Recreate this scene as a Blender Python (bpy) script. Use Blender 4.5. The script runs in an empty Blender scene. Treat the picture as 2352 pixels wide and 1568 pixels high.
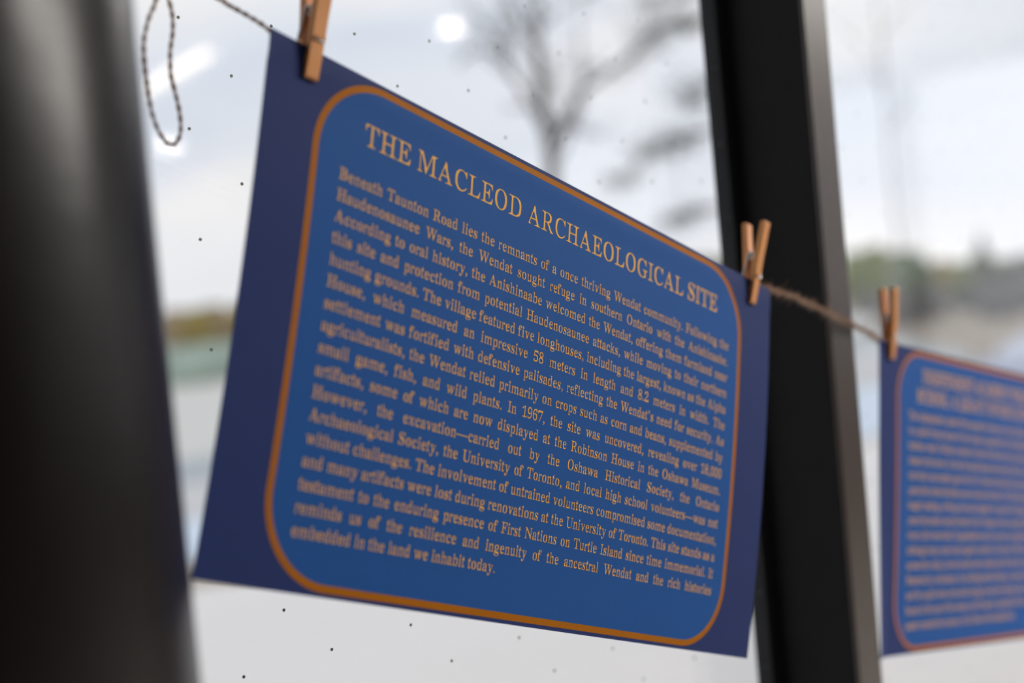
import bpy, bmesh, math, random
from mathutils import Vector, Matrix, Quaternion, noise
from mathutils.geometry import tessellate_polygon

sc = bpy.context.scene
COL = sc.collection
# ------------------------------------------------------------------ camera
EYE = Vector((0, 0, 1.5))
F = 3050.0                                   # focal length in pixels of the 2352x1568 frame
R = Matrix(((0.70880423, -0.0875605, 0.6999498),
            (-0.69939596, 0.04201059, 0.71349871),
            (-0.09187961, -0.99527296, -0.03146218)))
cam = bpy.data.cameras.new('camera')
camo = bpy.data.objects.new('camera', cam)
COL.objects.link(camo)
m4 = Matrix.Identity(4)
for i in range(3):
    m4[i][0] = R[i][0]; m4[i][1] = -R[i][1]; m4[i][2] = -R[i][2]; m4[i][3] = EYE[i]
camo.matrix_world = m4
cam.sensor_width = 36.0
cam.lens = F / 2352 * 36.0
cam.clip_start = 0.02
cam.clip_end = 2000
cam.dof.use_dof = True
cam.dof.focus_distance = 0.64
cam.dof.aperture_fstop = 3.45
cam.dof.aperture_blades = 0
sc.camera = camo
sc.view_settings.view_transform = 'Standard'
sc.view_settings.look = 'None'
sc.view_settings.gamma = 1
sc.view_settings.use_curve_mapping = False
sc.view_settings.exposure = 0.0

def ray(x, y):
    return R @ Vector(((x - 1176) / F, (y - 784) / F, 1.0))
def at(x, y, d):                             # a point at a given depth from the eye
    return EYE + ray(x, y) * d
def on_ground(x, y, z=0.0):
    r = ray(x, y)
    return EYE + r * ((z - EYE.z) / r.z)

# ------------------------------------------------------------------ materials
def N(nt, t, **kw):
    n = nt.nodes.new(t)
    for k, v in kw.items():
        setattr(n, k, v)
    return n
def mathn(nt, op, a, b=None, c=None):
    n = N(nt, 'ShaderNodeMath', operation=op)
    for i, v in enumerate((a, b, c)):
        if v is None: continue
        if isinstance(v, (int, float)): n.inputs[i].default_value = v
        else: nt.links.new(v, n.inputs[i])
    return n.outputs[0]
def new_mat(name):
    m = bpy.data.materials.new(name); m.use_nodes = True
    nt = m.node_tree; nt.nodes.clear()
    return m, nt, N(nt, 'ShaderNodeOutputMaterial')
def mat(name, c1, c2=None, rough=0.6, scale=8.0, spec=0.5, metal=0.0, bump=0.0, stretch=(1, 1, 1), detail=4, emit=None, dist=0.001):
    m, nt, out = new_mat(name)
    p = N(nt, 'ShaderNodeBsdfPrincipled')
    p.inputs['Roughness'].default_value = rough
    p.inputs['Metallic'].default_value = metal
    p.inputs['Specular IOR Level'].default_value = spec
    if c2 is None: c2 = tuple(x * 0.85 for x in c1)
    tc = N(nt, 'ShaderNodeTexCoord'); mp = N(nt, 'ShaderNodeMapping')
    mp.inputs['Scale'].default_value = stretch
    nz = N(nt, 'ShaderNodeTexNoise'); nz.inputs['Scale'].default_value = scale; nz.inputs['Detail'].default_value = detail
    rp = N(nt, 'ShaderNodeValToRGB')
    rp.color_ramp.elements[0].position = 0.3; rp.color_ramp.elements[1].position = 0.7
    rp.color_ramp.elements[0].color = (*c2, 1); rp.color_ramp.elements[1].color = (*c1, 1)
    nt.links.new(tc.outputs['Object'], mp.inputs[0]); nt.links.new(mp.outputs[0], nz.inputs['Vector'])
    nt.links.new(nz.outputs['Fac'], rp.inputs[0]); nt.links.new(rp.outputs[0], p.inputs['Base Color'])
    if bump:
        b = N(nt, 'ShaderNodeBump'); b.inputs['Strength'].default_value = bump; b.inputs['Distance'].default_value = dist
        nt.links.new(nz.outputs['Fac'], b.inputs['Height']); nt.links.new(b.outputs[0], p.inputs['Normal'])
    if emit:
        p.inputs['Emission Color'].default_value = (*emit[0], 1); p.inputs['Emission Strength'].default_value = emit[1]
    nt.links.new(p.outputs[0], out.inputs[0])
    return m

# ------------------------------------------------------------------ world: overcast sky, real cloud cover all round
w = bpy.data.worlds.new('overcast_sky'); sc.world = w; w.use_nodes = True
nt = w.node_tree; nt.nodes.clear()
wo = N(nt, 'ShaderNodeOutputWorld'); bg = N(nt, 'ShaderNodeBackground')
tc = N(nt, 'ShaderNodeTexCoord'); mp = N(nt, 'ShaderNodeMapping')
mp.inputs['Scale'].default_value = (1.0, 1.0, 2.6); mp.inputs['Location'].default_value = (2.0, 8.0, 2.2)
n1 = N(nt, 'ShaderNodeTexNoise'); n1.inputs['Scale'].default_value = 3.4; n1.inputs['Detail'].default_value = 5; n1.inputs['Roughness'].default_value = 0.5
n1.inputs['Distortion'].default_value = 0.35
r1 = N(nt, 'ShaderNodeValToRGB')
r1.color_ramp.elements[0].position = 0.36; r1.color_ramp.elements[0].color = (0.73, 0.805, 0.93, 1)
r1.color_ramp.elements[1].position = 0.62; r1.color_ramp.elements[1].color = (1.02, 1.01, 1.01, 1)
e = r1.color_ramp.elements.new(0.48); e.color = (0.84, 0.89, 0.98, 1)
nt.links.new(tc.outputs['Generated'], mp.inputs[0]); nt.links.new(mp.outputs[0], n1.inputs['Vector'])
nt.links.new(n1.outputs['Fac'], r1.inputs[0])
# a warmer, whiter band of cloud low over the horizon
sx = N(nt, 'ShaderNodeSeparateXYZ'); nt.links.new(tc.outputs['Generated'], sx.inputs[0])
hz = N(nt, 'ShaderNodeMapRange'); hz.inputs['From Min'].default_value = 0.30; hz.inputs['From Max'].default_value = 0.02
nt.links.new(sx.outputs['Z'], hz.inputs['Value'])
mx = N(nt, 'ShaderNodeMix', data_type='RGBA'); mx.inputs['B'].default_value = (0.93, 0.90, 0.885, 1)
fac = mathn(nt, 'MULTIPLY', hz.outputs[0], 0.5)
nt.links.new(fac, mx.inputs['Factor']); nt.links.new(r1.outputs[0], mx.inputs['A'])
# ... and brighter towards the sunset side (+X), as the sky in view shows
sd = N(nt, 'ShaderNodeMapRange'); sd.inputs['From Min'].default_value = 0.62; sd.inputs['From Max'].default_value = 0.98
sd.inputs['To Min'].default_value = 0.97; sd.inputs['To Max'].default_value = 1.16
nt.links.new(sx.outputs['X'], sd.inputs['Value'])
nt.links.new(mx.outputs['Result'], bg.inputs['Color']); nt.links.new(sd.outputs[0], bg.inputs['Strength'])
nt.links.new(bg.outputs[0], wo.inputs[0])

# ------------------------------------------------------------------ mesh helpers
def link(name, me, parent=None, label=None, cat=None, group=None, kind=None):
    o = bpy.data.objects.new(name, me); COL.objects.link(o)
    if parent is not None: o.parent = parent
    tag(o, label, cat, group, kind)
    return o
def tag(o, label=None, cat=None, group=None, kind=None):
    if label: o['label'] = label
    if cat: o['category'] = cat
    if group: o['group'] = group
    if kind: o['kind'] = kind
    return o
def thing(name, loc, label, cat, group=None, rot=None):
    o = bpy.data.objects.new(name, None); COL.objects.link(o)
    o.location = loc
    if rot is not None: o.rotation_mode = 'QUATERNION'; o.rotation_quaternion = rot
    o.empty_display_size = 0.02
    return tag(o, label, cat, group)
def mesh(verts, faces, m, smooth=False, name='mesh'):
    me = bpy.data.meshes.new(name)
    me.from_pydata([tuple(v) for v in verts], [], faces)
    me.materials.append(m)
    if smooth:
        me.polygons.foreach_set('use_smooth', [True] * len(me.polygons))
    me.update()
    return me
class MB:
    def __init__(s): s.v = []; s.f = []
    def add(s, vs, fs):
        k = len(s.v); s.v += [Vector(v) for v in vs]; s.f += [tuple(i + k for i in f) for f in fs]
    def box(s, lo, hi):
        x0, y0, z0 = lo; x1, y1, z1 = hi
        s.add([(x0, y0, z0), (x1, y0, z0), (x1, y1, z0), (x0, y1, z0), (x0, y0, z1), (x1, y0, z1), (x1, y1, z1), (x0, y1, z1)],
              [(0, 3, 2, 1), (4, 5, 6, 7), (0, 1, 5, 4), (1, 2, 6, 5), (2, 3, 7, 6), (3, 0, 4, 7)])
    def tube(s, pts, rad, n=6, cap=True):
        pts = [Vector(p) for p in pts]
        if isinstance(rad, (int, float)): rad = [rad] * len(pts)
        t0 = (pts[1] - pts[0]).normalized()
        u = t0.orthogonal().normalized(); k = len(s.v); prev = t0
        for i, p in enumerate(pts):
            a = pts[max(0, i - 1)]; b = pts[min(len(pts) - 1, i + 1)]
            t = (b - a)
            t = t.normalized() if t.length > 1e-12 else prev
            q = prev.rotation_difference(t); u = (q @ u); u = (u - u.dot(t) * t).normalized(); prev = t
            v = t.cross(u)
            for j in range(n):
                an = 2 * math.pi * j / n
                s.v.append(p + (u * math.cos(an) + v * math.sin(an)) * rad[i])
        for i in range(len(pts) - 1):
            for j in range(n):
                a = k + i * n + j; b = k + i * n + (j + 1) % n
                s.f.append((a, b, b + n, a + n))
        if cap:
            s.f.append(tuple(k + j for j in reversed(range(n))))
            s.f.append(tuple(k + (len(pts) - 1) * n + j for j in range(n)))
    def prism(s, poly, f, h0, h1, bevel=0.0):        # poly of 2D points, f(a,b,h) -> point
        n = len(poly)
        vs = [f(a, b, h0) for a, b in poly] + [f(a, b, h1) for a, b in poly]
        tris = tessellate_polygon([[Vector((a, b, 0)) for a, b in poly]])
        fs = [tuple(t) for t in tris] + [tuple(i + n for i in reversed(t)) for t in tris]
        fs += [(i, (i + 1) % n, (i + 1) % n + n, i + n) for i in range(n)]
        s.add(vs, fs)
    def lathe(s, prof, cx, cy, n=48):                # prof: (radius, z)
        k = len(s.v)
        for r, z in prof:
            for j in range(n):
                a = 2 * math.pi * j / n
                s.v.append(Vector((cx + r * math.cos(a), cy + r * math.sin(a), z)))
        for i in range(len(prof) - 1):
            for j in range(n):
                a = k + i * n + j; b = k + i * n + (j + 1) % n
                s.f.append((a, b, b + n, a + n))
    def build(s, name, m, parent=None, smooth=False, **kw):
        me = mesh(s.v, s.f, m, smooth, name)
        bm = bmesh.new(); bm.from_mesh(me); bmesh.ops.recalc_face_normals(bm, faces=bm.faces[:]); bm.to_mesh(me); bm.free()
        return link(name, me, parent, **kw)
def slab(name, pts, z0, z1, m, **kw):
    b = MB(); b.prism([(p[0], p[1]) for p in pts], lambda x, y, h: Vector((x, y, h)), z0, z1)
    return b.build(name, m, **kw)

# ------------------------------------------------------------------ setting: the glazed wall
YG = 0.53307                                  # inner face of the glass
XM = 0.7415                                   # where the left pane ends at the mullion
frame_m = mat('frame_paint_shaded', (0.015, 0.0138, 0.0145), (0.012, 0.0113, 0.012), rough=0.5, scale=60, spec=0.12)  # frame paint in its shaded tone, darkened as on the mullion sides
cap_m = mat('frame_paint_lit', (0.052, 0.034, 0.027), (0.045, 0.030, 0.024), rough=0.30, spec=0.65, scale=14, stretch=(1, 1, 0.15))  # browner, lighter copy of the frame paint: room light on the front face
gasket_m = mat('rubber_gasket', (0.008, 0.009, 0.011), rough=0.7, scale=40)

g, nt, out = new_mat('window_glass')
tr = N(nt, 'ShaderNodeBsdfTransparent'); tr.inputs[0].default_value = (0.98, 0.985, 0.99, 1)
gl = N(nt, 'ShaderNodeBsdfGlossy'); gl.inputs['Roughness'].default_value = 0.045; gl.inputs[0].default_value = (1, 1, 1, 1)
lw = N(nt, 'ShaderNodeLayerWeight'); lw.inputs['Blend'].default_value = 0.5
fc = mathn(nt, 'MULTIPLY_ADD', mathn(nt, 'POWER', lw.outputs['Facing'], 5.0), 0.96, 0.04)
ms = N(nt, 'ShaderNodeMixShader'); nt.links.new(fc, ms.inputs[0]); nt.links.new(tr.outputs[0], ms.inputs[1]); nt.links.new(gl.outputs[0], ms.inputs[2])
nt.links.new(ms.outputs[0], out.inputs[0])
glass_m = g

dot_m = mat('bird_safety_dot_film', (0.17, 0.19, 0.17), (0.14, 0.16, 0.14), rough=0.5, scale=300)
dotb = MB()
nn = 14; rr = 0.0008
ring = [(rr * math.cos(2 * math.pi * k / nn), rr * math.sin(2 * math.pi * k / nn)) for k in range(nn)]
dotb.prism(ring, lambda a, b, h: Vector((a, h, b)), 0, 0.00025)
dot_me = mesh(dotb.v, dotb.f, dot_m, name='marker_dot')
L0 = Vector((0.32926, YG - 0.0003, 1.5 + 0.14215)); HP = 0.0254
panes = [(-0.92, XM), (0.7803, 2.42)]
for k, (xa, xb) in enumerate(panes):
    b = MB(); b.box((xa, YG, 0.06), (xb, YG + 0.008, 2.84))
    pane = b.build('window_%d' % (k + 1), glass_m, kind='structure')
    # opaque edge gasket is part of the frame further down; the film dots belong to the pane
    for i in range(-4, 36):
        for j in range(-14, 24):
            if (i + j) % 2: continue
            p = L0 + Vector((i * HP, 0, -j * HP))
            if not (xa + 0.002 < p.x < xb - 0.002): continue
            c = R.transposed() @ (p - EYE)
            px, py = c.x / c.z * F + 1176, c.y / c.z * F + 784
            if -40 < px < 2400 and -60 < py < 1630:
                d = link('marker_dot', dot_me, pane); d.location = p
# mullion between the two panes: gasket, deep box, front cover whose brown carries the warm room light
root = MB(); root.box((0.7525, 0.4745, 0.0), (0.7803, 0.545, 2.9))
mul = root.build('trim_1', frame_m, kind='structure')
b = MB(); b.box((0.7415, YG - 0.0005, 0.04), (0.7525, YG + 0.012, 2.88)); b.build('gasket', gasket_m, mul)
b = MB()
b.prism([(0.7529, 0.4745), (0.7524, 0.4722), (0.7532, 0.4714), (0.7796, 0.4714), (0.7804, 0.4722), (0.7799, 0.4745)], lambda x, y, h: Vector((x, y, h)), 0.0, 2.9)
b.build('cover', cap_m, mul)
for k, x in enumerate((-0.95, 2.45)):
    b = MB(); b.box((x - 0.03, 0.4745, 0), (x + 0.03, 0.545, 2.9)); o = b.build('trim_%d' % (k + 2), frame_m, kind='structure')
    b = MB(); b.box((x - 0.03, 0.4714, 0), (x + 0.03, 0.4745, 2.9)); b.build('cover', cap_m, o)
b = MB(); b.box((-0.98, 0.47, 0.0), (2.48, 0.56, 0.06)); b.build('trim_4', frame_m, kind='structure')
b = MB(); b.box((-0.98, 0.47, 2.84), (2.48, 0.56, 2.9)); b.build('trim_5', frame_m, kind='structure')

# ------------------------------------------------------------------ the room behind the camera
wall_m = mat('painted_wall', (0.10, 0.095, 0.09), (0.085, 0.08, 0.078), rough=0.9, scale=3)
ceil_m = mat('white_ceiling_paint', (0.42, 0.41, 0.39), (0.40, 0.39, 0.37), rough=0.95, scale=5)
floor_m = mat('grey_carpet_floor', (0.34, 0.33, 0.32), (0.29, 0.28, 0.275), rough=0.95, scale=120)
X0, X1, Y0, H = -2.6, 8.4, -9.6, 2.9
for nme, lo, hi, mm in [('floor', (X0, Y0, -0.12), (X1, 0.56, 0.0), floor_m), ('ceiling', (X0, Y0, H), (X1, 0.7, H + 0.12), ceil_m),
                        ('wall_back', (X0, Y0 - 0.15, 0), (X1, Y0, H), wall_m), ('wall_left', (X0 - 0.15, Y0, 0), (X0, 0.7, H), wall_m),
                        ('wall_right', (X1, Y0, 0), (X1 + 0.15, 0.7, 0.8), wall_m), ('wall_front', (X0, 0.47, 0), (-0.98, 0.62, H), wall_m)]:
    b = MB(); b.box(lo, hi); b.build(nme, mm, kind='structure')
b = MB(); b.box((2.48, 0.47, 0), (X1, 0.62, H)); b.build('wall_east', wall_m, kind='structure')

b = MB(); b.box((X1, Y0, 2.75), (X1 + 0.15, 0.7, H)); b.build('wall_lintel', wall_m, kind='structure')
b = MB(); b.box((X1 + 0.06, Y0, 0.8), (X1 + 0.068, 0.62, 2.75)); side_w = b.build('window_3', glass_m, kind='structure')  # unseen window put in for the bright stripe it reflects on the column
for y in (-9.5, -7.5, -5.5, -3.5, -1.5, 0.5):
    b = MB(); b.box((X1, y - 0.03, 0.8), (X1 + 0.12, y + 0.03, 2.75)); b.build('window_frame', frame_m, side_w)
lens_m = mat('added_fill_diffuser', (0.9, 0.9, 0.9), rough=0.5, emit=((1.0, 0.96, 0.90), 96.0))  # emitter of the added ceiling panels
line_m = mat('lit_linear_diffuser', (0.9, 0.9, 0.9), rough=0.5, emit=((1.0, 0.84, 0.62), 18.0))
spot_m = mat('lit_downlight_lens', (0.9, 0.9, 0.9), rough=0.5, emit=((1.0, 0.93, 0.84), 160.0))
trim_m = mat('white_enamel_trim', (0.8, 0.8, 0.78), rough=0.4)
# unseen panels added on the ceiling to light the posters from the room side
k = 0
for px, py, side in [(2.7, -1.1, 'nearest the mullion'), (3.9, -1.1, 'in the middle'), (5.1, -1.1, 'farthest from the mullion')]:
    t = thing('added_fill_panel', (px, py, H), 'added square fill light panel on the ceiling beside the window, ' + side, 'ceiling light', 'added fill light panels')
    b = MB(); b.box((-0.32, -0.32, -0.05), (0.32, -0.30, 0)); b.box((-0.32, 0.30, -0.05), (0.32, 0.32, 0)); b.box((-0.32, -0.30, -0.05), (-0.30, 0.30, 0)); b.box((0.30, -0.30, -0.05), (0.32, 0.30, 0))
    b.build('frame', trim_m, t)
    b = MB(); b.box((-0.30, -0.30, -0.035), (0.30, 0.30, -0.03)); b.build('diffuser', lens_m, t)
# the two round downlights and the linear lamp that mirror in the glass
for px, py, r, lab in [(4.612, -3.86, 0.045, 'small round downlight mirrored as a white disc above the large poster'), (5.333, -7.89, 0.080, 'round downlight mirrored below the hanging twine loop')]:
    t = thing('downlight', (px, py, H), lab, 'ceiling light')
    b = MB(); b.lathe([(r * 1.5, 0), (r * 1.5, -0.006), (r * 1.06, -0.012), (r, -0.004), (r, 0)], 0, 0, 32); b.build('trim_ring', trim_m, t, smooth=True)
    b = MB(); b.lathe([(0.0001, -0.004), (r, -0.004), (r, -0.002), (0.0001, -0.002)], 0, 0, 32); b.build('lens', spot_m, t)
a = Vector((3.85, -5.644, H)); bb = Vector((3.645, -4.575, H)); mid = (a + bb) / 2; d = (bb - a); ang = math.atan2(d.y, d.x)
t = thing('linear_light', mid, 'long narrow ceiling lamp mirrored as a slanting streak behind the twine loop', 'ceiling light', rot=Quaternion((0, 0, 1), ang))
hl = d.length / 2
b = MB(); b.box((-hl - 0.02, -0.05, -0.05), (hl + 0.02, 0.05, 0)); b.build('housing', trim_m, t)
b = MB(); b.box((-hl, -0.028, -0.056), (hl, 0.028, -0.0505)); b.build('diffuser', line_m, t)

# ------------------------------------------------------------------ round column at the left
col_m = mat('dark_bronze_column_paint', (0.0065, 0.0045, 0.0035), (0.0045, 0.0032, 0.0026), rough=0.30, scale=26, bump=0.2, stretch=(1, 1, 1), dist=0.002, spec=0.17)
CX, CY, CR = 0.1380, 0.4195, 0.0900
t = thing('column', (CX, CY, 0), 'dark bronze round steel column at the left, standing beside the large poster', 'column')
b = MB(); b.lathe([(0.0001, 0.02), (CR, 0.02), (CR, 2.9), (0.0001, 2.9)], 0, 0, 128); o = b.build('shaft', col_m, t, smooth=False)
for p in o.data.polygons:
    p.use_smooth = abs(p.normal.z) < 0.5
b = MB(); b.lathe([(0.0001, 0), (CR + 0.012, 0), (CR + 0.012, 0.018), (CR + 0.009, 0.022), (0.0001, 0.022)], 0, 0, 96); b.build('base_plate', col_m, t)

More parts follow.
